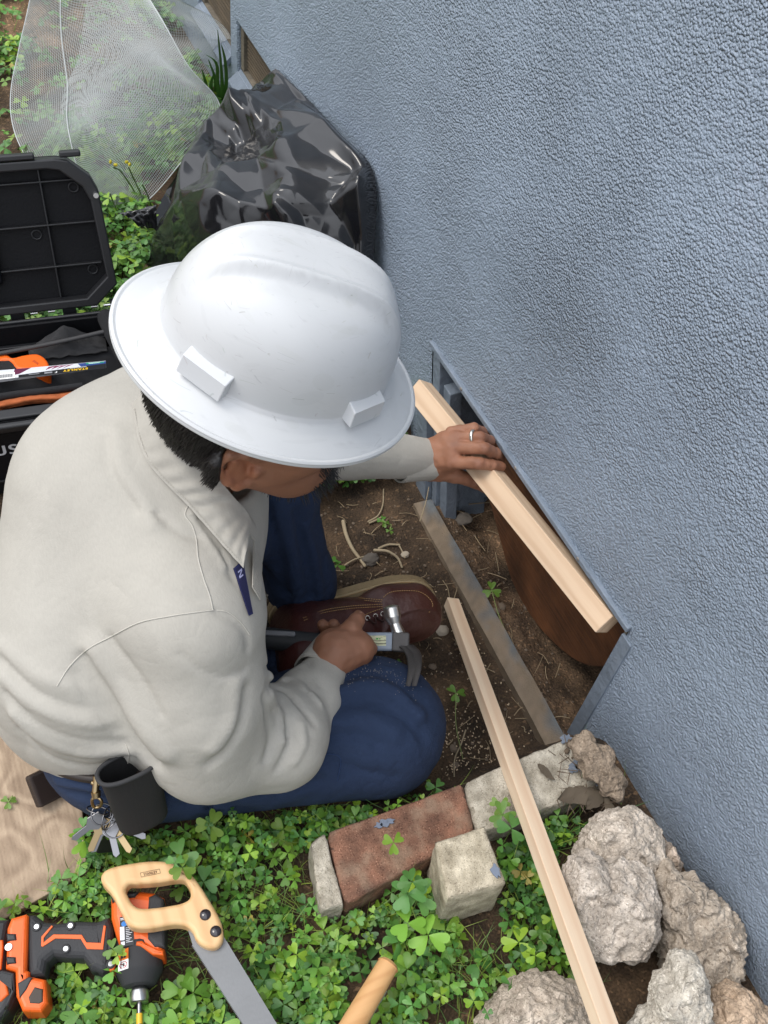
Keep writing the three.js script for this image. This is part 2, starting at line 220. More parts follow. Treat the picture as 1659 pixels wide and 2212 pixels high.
// ---------------------------------------------------------------- house wall with a crawl space opening and two vents
const OZ0 = -1.165, OZ1 = -0.51, OY0 = -0.16, OY1 = 0.215, WT = 0.13;
const VENTS = [[-2.62, -2.352, 0.155, 0.30], [-2.30, -2.02, 0.137, 0.262]]; // z0, z1, y0, y1
{
  const H = V3(WX, -0.3, -1);
  const T = thing('house_wall', 'blue grey painted stucco house wall with low openings along its foot', 'wall', V3(WX, 0, -1));
  // outline in z (along) and y (up), holes for opening and vents
  const sh = new THREE.Shape([[-16, -0.3], [OZ0 + 0.145, -0.3], [OZ0, OY1], [OZ1, OY1 + 0.028], [OZ1, -0.3], [5, -0.3], [5, 3.0], [-16, 3.0]].map(([z, y]) => new THREE.Vector2(z, y)));
  for (const [z0, z1, y0, y1] of VENTS) sh.holes.push(new THREE.Path([[z0, y0], [z1, y0], [z1, y1], [z0, y1]].map(([z, y]) => new THREE.Vector2(z, y))));
  const g = new THREE.ExtrudeGeometry(sh, { depth: WT - 0.006, bevelEnabled: true, bevelSize: 0.006, bevelThickness: 0.006, bevelOffset: -0.006, bevelSegments: 2 });
  // shape plane (z, y), extruded to +x
  const p = g.attributes.position; for (let i = 0; i < p.count; i++) { const z = p.getX(i), y = p.getY(i), d = p.getZ(i); p.setXYZ(i, WX + d, y, z); }
  const ix = g.index; { const n = p.count; const a = p.array; for (let i = 0; i < n; i += 3) for (let k = 0; k < 3; k++) { const t = a[(i + 1) * 3 + k]; a[(i + 1) * 3 + k] = a[(i + 2) * 3 + k]; a[(i + 2) * 3 + k] = t; } }
  g.computeVertexNormals();
  wpart('wall', boxUV(g), stucco, T);
  // parts of the opening: flat painted frame boards, set proud of the stucco
  const fb = (name, x0, x1, y0, y1, z0, z1, mat, slope = 0, r = 0.002, lean = 0) => { const b = box(x1 - x0, y1 - y0, z1 - z0, r).translate((x0 + x1) / 2, (y0 + y1) / 2, (z0 + z1) / 2); if (lean) { const q = b.attributes.position; for (let i = 0; i < q.count; i++) q.setZ(i, q.getZ(i) + lean * (OY1 - q.getY(i))); b.computeVertexNormals(); } if (slope) { const q = b.attributes.position; for (let i = 0; i < q.count; i++) q.setY(i, q.getY(i) + slope * (q.getZ(i) - OZ0)); b.computeVertexNormals(); } return wpart(name, boxUV(b), mat, T); };
  const sl = 0.028 / (OZ1 - OZ0);
  fb('drip_edge', WX - 0.013, WX + 0.035, OY1 - 0.004, OY1 + 0.007, OZ0 - 0.012, OZ1 + 0.004, paintGrey, sl);
  fb('head_board', WX + 0.03, WX + 0.07, OY1 - 0.055, OY1 - 0.011, OZ0 + 0.03, OZ1 - 0.004, paintGrey, sl);
  fb('jamb', WX - 0.006, WX + 0.11, -0.2, OY1 - 0.012, OZ0 - 0.012, OZ0 + 0.022, paintGrey, 0, 0.002, 0.28);
  fb('jamb', WX + 0.002, WX + 0.028, -0.2, OY1 - 0.06, OZ0 + 0.024, OZ0 + 0.052, paintGrey, 0, 0.002, 0.28);
  fb('jamb', WX - 0.022, WX - 0.0065, -0.15, 0.11, OZ0 - 0.040, OZ0 + 0.004, paintGrey, 0, 0.002, 0.28);
  // right jamb: a flat strip of painted sheet, bent round the stucco edge
  fb('jamb', WX - 0.009, WX - 0.0035, -0.16, OY1 + 0.008, OZ1 - 0.004, OZ1 + 0.020, paintGrey, 0, 0.001);
  fb('jamb', WX - 0.003, WX + 0.12, -0.2, OY1 + 0.012, OZ1 - 0.006, OZ1 - 0.001, weathered, 0, 0.001);
  for (let i = 0; i < 3; i++) wpart('nail', new THREE.SphereGeometry(0.0035, 8, 6).scale(0.5, 1, 1).translate(WX - 0.0135, OY1 + 0.004 + sl * (0.12 + i * 0.2), OZ0 + 0.12 + i * 0.2), std({ color: lin(0.3, 0.28, 0.26), metalness: 0.6, roughness: 0.5 }), T);
  // sill rail on the soil in front
  { const A = V3(0.727, -0.128, -1.06), B = V3(0.718, -0.115, -0.47);
    const dir = B.clone().sub(A), L = dir.length(), rail = new THREE.BoxGeometry(0.04, 0.05, L, 4, 4, 60); rail.applyQuaternion(new THREE.Quaternion().setFromUnitVectors(V3(0, 0, 1), dir.normalize())).translate((A.x + B.x) / 2, (A.y + B.y) / 2, (A.z + B.z) / 2);
    const q = rail.attributes.position; for (let i = 0; i < q.count; i++) { const x = q.getX(i), y = q.getY(i), z = q.getZ(i); q.setXYZ(i, x + 0.003 * fbm(z * 9, y * 8, 1), y + 0.004 * fbm(z * 12, x * 30, 5), z); } rail.computeVertexNormals();
    const cg = boxUV(rail); paint(cg, (v) => { const m = sstep(-0.42, 0.05, fbm(v.x * 40, v.y * 40, v.z * 16, 5) - (v.x - 0.725) * 9), k = 1 + 0.5 * fbm(v.x * 90, v.y * 90, v.z * 60, 3); return [lerp(0.13, 0.215, m) * k, lerp(0.145, 0.165, m) * k, lerp(0.155, 0.115, m) * k]; });
    wpart('sill_rail', cg, std({ vertexColors: true, roughness: 0.75, bumpMap: rep(soilBump, 4), bumpScale: 0.002 }), T); }
  // vents: recessed frame with thin boards
  const old = weathered, slatM = weathered.clone(); slatM.color = lin(0.55, 0.48, 0.40);
  VENTS.forEach(([z0, z1, y0, y1], k) => {
    const v = wpart('vent', [boxUV(box(0.02, y1 - y0 + 0.02, 0.022, 0.002).translate(WX + 0.014, (y0 + y1) / 2, z0 + 0.012)), boxUV(box(0.02, 0.012, z1 - z0, 0.002).translate(WX + 0.014, y0 + 0.004, (z0 + z1) / 2))], old, T);
    tag(v, k ? 'nearer wooden foundation vent beside the black plastic' : 'farther wooden foundation vent behind the wire mesh');
    for (let i = 0; i < 11; i++) { const y = lerp(y0 + 0.014, y1 - 0.004, (i + 0.5) / 11); const s = box(0.008, (y1 - y0 - 0.02) / 11 - 0.0045, z1 - z0 - 0.026, 0.001, 1); s.rotateZ(-0.5).translate(WX + 0.016, y, (z0 + z1) / 2 + 0.012); wpart('slat', boxUV(s), slatM, v); }
    // sloped sill below
    const s = new THREE.BoxGeometry(0.05, 0.012, z1 - z0 + 0.01); s.rotateZ(0.75).translate(WX - 0.006, y0 - 0.012, (z0 + z1) / 2); wpart('vent_sill', boxUV(s), paintGrey, T);
  });
}
// flecks of dust, sawdust and dirt on the stucco, and a crack beside the opening
{
  reseed(61); const W = scene.getObjectByName('house_wall'), list = []; const fleck = (z, y, r) => { const b = new THREE.IcosahedronGeometry(r, 0); b.scale(0.4, rr(0.6, 1.8), 1).rotateX(rr(0, 3)).translate(WX - 0.001, y, z); list.push(b); };
  for (let i = 0; i < 2600; i++) { const t = Math.pow(rnd(), 1.3), sp = 0.008 + 0.03 * t, c = atX(lerp(1338, 1400, t), lerp(1300, 1120, t), WX); fleck(c.z + rr(-1, 1) * sp, c.y + rr(-1, 1) * sp, rr(0.0010, 0.0026)); }
  for (let i = 0; i < 420; i++) { const z = rr(-1.0, 0.05), y = -0.02 + 0.75 * rnd() * rnd(); if (z < OZ1 + 0.03 && y < 0.25) continue; fleck(z, y, rr(0.0008, 0.0024)); }
  stuff(wpart('dust_flecks', list, std({ color: lin(0.74, 0.72, 0.66), roughness: 0.95 }), W));
  const crack = (pts) => tube(pts.map(([u, v]) => { const p = atX(u, v, WX); p.x -= 0.0012; return p; }), 0.0013, 60, 5);
  wpart('crack', [crack([[1366, 1368], [1376, 1392], [1352, 1440], [1318, 1490], [1290, 1530]]), crack([[1376, 1392], [1392, 1372], [1425, 1362], [1470, 1352], [1500, 1330], [1545, 1300], [1560, 1272]])], std({ color: lin(0.03, 0.035, 0.045), roughness: 0.9 }), W);
}
// crawl space behind: dark, closed
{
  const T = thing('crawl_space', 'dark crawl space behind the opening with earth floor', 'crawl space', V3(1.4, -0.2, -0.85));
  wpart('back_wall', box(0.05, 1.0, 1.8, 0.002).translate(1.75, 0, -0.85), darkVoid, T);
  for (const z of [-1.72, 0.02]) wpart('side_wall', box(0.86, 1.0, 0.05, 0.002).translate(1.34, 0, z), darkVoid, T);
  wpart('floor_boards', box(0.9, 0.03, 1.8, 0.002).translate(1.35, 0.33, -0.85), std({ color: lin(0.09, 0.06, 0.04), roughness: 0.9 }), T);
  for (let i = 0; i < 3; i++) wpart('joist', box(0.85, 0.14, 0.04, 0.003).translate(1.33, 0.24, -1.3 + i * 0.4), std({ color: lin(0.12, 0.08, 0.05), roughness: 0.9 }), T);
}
// brown board with rounded lower edge hanging in the opening
{
  const X = WX + 0.075, pts = [[1035, 1020], [1060, 1080], [1085, 1170], [1108, 1250], [1135, 1305], [1170, 1355], [1225, 1408], [1262, 1430], [1305, 1436], [1345, 1425], [1375, 1380]].map(([u, v]) => atX(u, v, X));
  const sh = new THREE.Shape([...new THREE.CatmullRomCurve3(pts, false, 'centripetal').getPoints(50).map((p) => new THREE.Vector2(p.z, p.y)), new THREE.Vector2(-0.45, 0.21), new THREE.Vector2(pts[0].z - 0.02, 0.21)]);
  const g = new THREE.ExtrudeGeometry(sh, { depth: 0.012, bevelEnabled: true, bevelSize: 0.003, bevelThickness: 0.003, bevelSegments: 2 });
  const p = g.attributes.position; for (let i = 0; i < p.count; i++) p.setXYZ(i, X + 0.012 - p.getZ(i), p.getY(i), p.getX(i)); g.computeVertexNormals();
  const rust = std({ roughness: 0.8, color: lin(0.9, 0.9, 0.9), map: rep(dataTex(512, 512, (u, v) => { const a = tfbm(u, v, 6, 5), b = noise(u * 6, v * 110, 3, 110); const s = 0.8 + 0.5 * a + 0.16 * b; return [0.52 * s, 0.335 * s, 0.205 * s]; }, true), 2), bumpMap: rep(soilBump, 5), bumpScale: 0.0016 });
  const T = thing('brown_board', 'rust brown board with rounded lower edge inside the crawl space opening', 'board', V3(X, -0.2, -0.85));
  wpart('board', boxUV(g), rust, T);
}
// ---------------------------------------------------------------- the worker
const weave = dataTex(256, 256, (u, v) => 0.5 + 0.25 * Math.sin((u + v) * 64 * Math.PI * 2) + 0.35 * tfbm(u, v, 64, 2));
const crumple = dataTex(1024, 1024, (u, v) => { const w = 0.7 * noise(u * 6, v * 6, 3, 6), a = Math.abs(noise(u * 7 + w, v * 12 - w, 1, 0 || 256)), b = Math.abs(noise(u * 16 + w, v * 16, 5, 16)), c = Math.abs(noise(u * 32, v * 32 + w, 8, 32)); const A = Math.abs(noise(u * 8, v * 8, 11, 8)); return 0.35 + 0.42 * Math.min(A, 0.3) + 0.30 * Math.min(b, 0.3) + 0.16 * Math.min(c, 0.3) + 0.035 * Math.sin((u + v) * 250 * 6.283) + 0.05 * noise(u * 256, v * 256, 2, 256); });
const clothTint = dataTex(512, 512, (u, v) => { const s = 0.93 + 0.12 * tfbm(u, v, 5, 5) + 0.05 * noise(u * 256, v * 60, 3, 256); return [s, s, s]; });
const shirtMat = std({ color: lin(0.425, 0.405, 0.36), roughness: 0.9, map: rep(clothTint, 2.5), bumpMap: rep(crumple, 2.6), bumpScale: 0.0016 });
const seamMat = std({ color: lin(0.48, 0.46, 0.41), roughness: 0.9 });
const navy = std({ color: lin(0.011, 0.026, 0.068), roughness: 0.88, map: rep(clothTint, 3), bumpMap: rep(crumple, 2.4), bumpScale: 0.006 });
const skinTint = dataTex(512, 512, (u, v) => { const s = 0.95 + 0.12 * tfbm(u, v, 8, 5), k = 0.06 * tfbm(u, v, 12, 3, 4); return [s + k, s, s - k]; });
const skinMat = phys({ vertexColors: true, roughness: 0.52, map: rep(skinTint, 8), bumpMap: rep(dataTex(512, 512, (u, v) => 0.5 + 0.3 * noise(u * 128, v * 128, 1, 128) + 0.3 * noise(u * 64, v * 250, 4, 250)), 12), bumpScale: 0.0006, sheen: 0.2, sheenRoughness: 0.5, sheenColor: lin(0.5, 0.25, 0.18) });
const blackHair = std({ color: lin(0.012, 0.010, 0.010), roughness: 0.45 });
const hatMat = phys({ map: (() => { const t = canvasTex(1024, 1024, (g, w, h) => { g.fillStyle = '#ffffff'; g.fillRect(0, 0, w, h); let k = 7; const R = () => (k = (k * 16807) % 2147483647) / 2147483647; for (let i = 0; i < 420; i++) { const x = R() * w, y = R() * h, a = R() * 6.28, l = 4 + R() * 26; g.strokeStyle = `rgba(${90 + R() * 60},${85 + R() * 50},${75 + R() * 50},${0.06 + R() * 0.22})`; g.lineWidth = 0.7 + R() * 1.3; g.beginPath(); g.moveTo(x, y); g.quadraticCurveTo(x + Math.cos(a) * l * 0.5 + R() * 6, y + Math.sin(a) * l * 0.3, x + Math.cos(a) * l, y + Math.sin(a) * l); g.stroke(); } for (let i = 0; i < 160; i++) { g.fillStyle = `rgba(120,110,95,${0.01 + R() * 0.02})`; g.beginPath(); g.ellipse(R() * w, R() * h, 6 + R() * 40, 4 + R() * 16, R() * 3, 0, 7); g.fill(); } }); t.wrapS = t.wrapT = THREE.RepeatWrapping; return t; })(),  color: lin(0.555, 0.57, 0.59), roughness: 0.36, clearcoat: 0.25, clearcoatRoughness: 0.3, vertexColors: true });

const WORKER = thing('person', 'crouching worker in grey work shirt, navy trousers and white hard hat', 'person', V3(0.05, 0, -0.68));
// the head leans forward; its own axes: ahead, up, to the worker's right
const frame = (o, yaw, pitch) => { const f = V3(Math.cos(yaw) * Math.cos(pitch), -Math.sin(pitch), Math.sin(yaw) * Math.cos(pitch)), s = f.clone().cross(V3(0, 1, 0)).normalize(), a = s.clone().cross(f); return { o, f, a, s, at: (x, y, z) => o.clone().addScaledVector(f, x).addScaledVector(a, y).addScaledVector(s, z) }; };
const HAT = frame(V3(0.296, 0.665, -0.786), 0.34, 0.31), HEAD = frame(HAT.at(0, -0.040, 0.006), 0.52, 0.1);
let HC = HEAD.o, HF = HEAD.f, HS = HEAD.s, HA = HEAD.a, L = HEAD.at;
// ---- joints
const J = { shL: V3(0.30, 0.42, -1.0), neck: V3(0.222, 0.505, -0.82), wrR: atD(726, 1411, 1.53), elL: atD(640, 965, 1.56), wrL: atD(931, 993, 1.71), hip: V3(0.03, 0.12, -0.67), kneeR: V3(0.425, 0.05, -0.575), kneeL: V3(0.35, 0.24, -0.935) };
const DD = atD;
const shirtPrims = [
  [DD(214, 1468, 1.42), DD(228, 1400, 1.39), 0.129, 0.155, 0.05],
  [DD(228, 1400, 1.39), DD(288, 1082, 1.37), 0.155, 0.166, 0.08],
  [DD(330, 1200, 1.40), DD(330, 1400, 1.43), 0.130, 0.140, 0.08],
  [DD(400, 1275, 1.25), DD(400, 905, 1.40), 0.088, 0.085, 0.08],
  [DD(395, 1005, 1.30), DD(432, 945, 1.27), 0.080, 0.058, 0.06],
  [DD(425, 1355, 1.23), DD(440, 1510, 1.28), 0.080, 0.074, 0.05],
  [DD(440, 1510, 1.28), DD(450, 1600, 1.33), 0.074, 0.070, 0.05],
  [DD(450, 1600, 1.33), DD(598, 1598, 1.38), 0.068, 0.066, 0.05],
  [DD(600, 1598, 1.38), DD(665, 1515, 1.45), 0.064, 0.046, 0.025],
  [DD(665, 1515, 1.45), J.wrR, 0.046, 0.031, 0.02],
  [J.shL, J.elL, 0.080, 0.056, 0.05],
  [J.elL, J.wrL, 0.054, 0.033, 0.03],
];
const SF = {}, shirtBase = field(shirtPrims);
const neckHole = [atD(470, 990, 1.27), atD(560, 940, 1.14)];
{
  // folds: lines over the cloth, measured in the photograph, each with width, depth (minus: a groove) in metres
  const S = (pts, w, d) => [along(pts.map(([u, v]) => onField(u, v, shirtBase)), 16), w, d];
  const folds = [
    // small of the back
    S([[15, 1500], [75, 1562], [165, 1600], [265, 1606]], 0.007, -0.010), S([[28, 1545], [100, 1602], [175, 1628], [275, 1622]], 0.011, 0.006), S([[45, 1580], [120, 1640], [200, 1655], [285, 1640]], 0.006, -0.008), S([[8, 1462], [75, 1525], [150, 1556], [240, 1562]], 0.012, 0.006), S([[4, 1425], [85, 1500], [170, 1530], [250, 1530]], 0.007, -0.007), S([[2, 1395], [90, 1462], [180, 1492]], 0.012, 0.004), S([[150, 1652], [215, 1664], [275, 1656]], 0.005, -0.005),
    // between back and sleeve
    S([[180, 1425], [225, 1500], [262, 1560], [300, 1610], [335, 1650]], 0.012, -0.020), S([[165, 1460], [205, 1530], [250, 1580]], 0.010, -0.007), S([[205, 1410], [262, 1490], [310, 1570], [352, 1625]], 0.022, 0.009), S([[240, 1380], [300, 1460], [345, 1540]], 0.010, -0.004),
    // shoulder cap
    S([[470, 1322], [505, 1340], [530, 1366], [536, 1400]], 0.006, -0.007), S([[392, 1415], [431, 1446], [480, 1462], [528, 1450]], 0.006, -0.004), 
    // sleeve and the bend of the elbow
    S([[532, 1492], [526, 1545], [498, 1610], [452, 1652]], 0.007, -0.013), S([[512, 1480], [502, 1560], [462, 1618]], 0.013, 0.004), S([[572, 1505], [578, 1540], [585, 1590], [575, 1640]], 0.006, -0.011), S([[585, 1500], [600, 1540], [608, 1600]], 0.009, 0.008), S([[578, 1478], [606, 1488], [652, 1530], [676, 1560]], 0.006, -0.010), S([[584, 1462], [618, 1468], [668, 1498], [690, 1520]], 0.008, 0.006), S([[575, 1443], [606, 1436], [650, 1420]], 0.006, -0.007), S([[618, 1560], [622, 1610], [600, 1660]], 0.006, -0.008), S([[650, 1565], [655, 1605], [635, 1645]], 0.007, 0.006),
    S([[640, 1418], [672, 1440], [690, 1478]], 0.005, -0.005), S([[655, 1440], [668, 1470], [665, 1500]], 0.005, -0.005),
    // under the collar and over the yoke
    S([[252, 930], [264, 1010], [302, 1070], [332, 1130]], 0.014, 0.004), S([[228, 950], [242, 1030], [292, 1100]], 0.012, -0.004), S([[340, 1110], [390, 1150], [430, 1160]], 0.007, -0.005), S([[430, 1120], [470, 1180], [505, 1250]], 0.007, -0.005), S([[415, 1110], [455, 1165], [490, 1220]], 0.009, 0.004), S([[300, 1235], [360, 1278], [440, 1300]], 0.012, -0.003),
  ];
  const box3 = folds.map(([l, w]) => { const b = new THREE.Box3().setFromPoints(l); return b.expandByScalar(w * 3); });
  const hem = (x, y, z) => smax(-(y - 0.055 + 0.02 * noise(x * 9, z * 9, 1)), 0, 0.002);
  const EL = DD(665, 1515, 1.45), cuff = (p, a, b) => { const d = b.clone().sub(a).normalize(); return (p.x - b.x) * d.x + (p.y - b.y) * d.y + (p.z - b.z) * d.z; };
  const f = (x, y, z) => {
    let d = shirtBase(x, y, z); if (d > 0.05) return d;
    { const wx = 0.35 * noise(x * 9, y * 9, z * 9 + 5), n1 = Math.abs(noise(x * 9 + wx + y * 5, y * 6 - x * 4, z * 10 + wx)), n2 = Math.abs(noise(x * 20 + y * 9 + wx, y * 15 + 3, z * 19)), low = sstep(0.42, 0.22, y); d -= (0.0014 + 0.0016 * low) * (Math.min(n1, 0.32) - 0.2) * 2 + (0.0003 + 0.0009 * low) * (Math.min(n2, 0.3) - 0.15) * 2; }
    const q = { x, y, z };
    let fd = 0; folds.forEach(([l, w, h], i) => { const b = box3[i]; if (x < b.min.x || x > b.max.x || y < b.min.y || y > b.max.y || z < b.min.z || z > b.max.z) return; const r = polyDist(q, l) / w; fd += h < 0 ? h * Math.exp(-2.1 * r) * 1.6 : h * 1.0 * Math.exp(-r * r * 1.4); }); d -= fd < 0 ? -0.012 * (1 - Math.exp(fd / 0.012)) : fd;
    d = Math.max(d, 0.052 - y + 0.010 * noise(x * 8, z * 8, 1)); // hem
    if (Math.hypot(x - J.wrR.x, y - J.wrR.y, z - J.wrR.z) < 0.12) d = Math.max(d, cuff(q, EL, J.wrR)); if (Math.hypot(x - J.wrL.x, y - J.wrL.y, z - J.wrL.z) < 0.12) d = Math.max(d, cuff(q, J.elL, J.wrL));
    d = smax(d, -capD(x, y, z, neckHole[0], neckHole[1], 0.058, 0.07), 0.008);
    return d;
  };
  const [lo, hi] = bounds(shirtPrims); const g = sdfMesh(lo, hi, 0.0045, f);
  wpart('shirt', boxUV(g), shirtMat, WORKER);
  SF.shirt = f;
}
const shirtF = SF.shirt;
{ // seams: raised stitched lines on the cloth
  const seam = (pts, r = 0.0009) => tube(along(pts.map(([u, v]) => V3(u, v, 0)), 44).map((p) => onField(p.x, p.y, shirtF, 0.0002)), r, 110, 5);
  const shirt = WORKER.children[0];
  wpart('seam', seam([[123, 1482], [150, 1440], [190, 1402], [240, 1375], [300, 1345], [360, 1332], [420, 1323], [462, 1318]]), seamMat, shirt);
  wpart('seam', seam([[408, 1088], [400, 1112], [415, 1135], [424, 1165], [428, 1205], [440, 1250], [454, 1290], [460, 1318]]), seamMat, shirt);
  wpart('seam', seam([[270, 1605], [278, 1630], [275, 1655]], 0.0008), seamMat, shirt);
  wpart('seam', seam([[462, 1318], [490, 1322], [520, 1345], [540, 1372]], 0.0008), seamMat, shirt);
}
// ---- trousers
const trouserPrims = [
  [atD(245, 1600, 1.42), atD(270, 1420, 1.50), 0.100, 0.110, 0.05],
  [atD(330, 1640, 1.42), atD(812, 1572, 1.53), 0.088, 0.101, 0.05],
  [atD(812, 1572, 1.53), V3(0.31, 0.0, -0.74), 0.085, 0.058, 0.05],
  [V3(0.08, 0.11, -0.86), J.kneeL, 0.095, 0.075, 0.05],
  [J.kneeL, V3(0.392, 0.03, -0.885), 0.072, 0.055, 0.03],
  [V3(0.392, 0.03, -0.885), V3(0.402, -0.05, -0.868), 0.055, 0.056, 0.03],
];
{
  const base = field(trouserPrims), S = (pts, w, d) => [along(pts.map(([u, v]) => onField(u, v, base)), 14), w, d];
  const folds = [S([[735, 1470], [790, 1452], [845, 1462], [895, 1505]], 0.014, -0.009), S([[730, 1492], [790, 1478], [850, 1496], [905, 1545]], 0.016, 0.008), S([[728, 1520], [800, 1512], [868, 1545], [915, 1590]], 0.013, -0.008), S([[722, 1560], [790, 1555], [850, 1585]], 0.014, 0.005), S([[715, 1590], [770, 1590], [820, 1610]], 0.010, -0.005), S([[700, 1640], [760, 1660], [850, 1680]], 0.014, -0.005), S([[520, 1725], [600, 1715], [690, 1690]], 0.012, -0.006), S([[400, 1735], [470, 1738], [540, 1752]], 0.010, -0.007),
    S([[600, 1090], [625, 1170], [640, 1260], [650, 1320]], 0.014, 0.010), S([[580, 1100], [598, 1180], [612, 1280]], 0.010, -0.010), S([[640, 1110], [660, 1200], [676, 1290]], 0.012, -0.008), S([[660, 1140], [682, 1220], [692, 1290]], 0.010, 0.006), S([[560, 1220], [600, 1270], [660, 1290]], 0.010, -0.007), S([[130, 1705], [200, 1722], [260, 1735]], 0.010, -0.009), S([[125, 1690], [180, 1700], [240, 1708]], 0.010, 0.006), S([[450, 1740], [460, 1770], [440, 1795]], 0.008, -0.009)];
  const f = (x, y, z) => { let d = base(x, y, z); if (d > 0.05) return d; { const wx = 0.5 * noise(x * 8, y * 8, z * 8); d -= 0.0062 * (Math.min(Math.abs(noise(x * 11 + wx, y * 8 + z * 5, z * 12 - x * 5)), 0.33) - 0.2) + 0.003 * (Math.min(Math.abs(noise(x * 26, y * 20 + wx, z * 27)), 0.3) - 0.15); } for (const [l, w, h] of folds) { const r = polyDist({ x, y, z }, l) / w; if (r < 4) d -= h < 0 ? h * Math.exp(-1.9 * r) * 1.9 : h * 1.3 * Math.exp(-r * r * 1.4); }
    d = Math.max(d, -0.062 - y); d = Math.max(d, 0.006 - y - 0.5 * sstep(0.25, 0.36, x)); return d; };
  const [lo, hi] = bounds(trouserPrims); const g = sdfMesh(lo, hi, 0.0045, f); const tr = wpart('trousers', boxUV(g), navy, WORKER);
  SF.trousers = f;
  const st = std({ color: lin(0.012, 0.03, 0.085), roughness: 0.9 });
  const seam = (pts, r = 0.0011) => tube(along(pts.map(([u, v]) => onField(u, v, f)), 24), r, 40, 5);
  wpart('pocket_seam', seam([[600, 1640], [660, 1632], [733, 1635], [730, 1680], [718, 1728]]), st, tr);
  wpart('pocket_seam', seam([[452, 1745], [470, 1760], [500, 1790]]), st, tr);
}
const trouserF = SF.trousers;
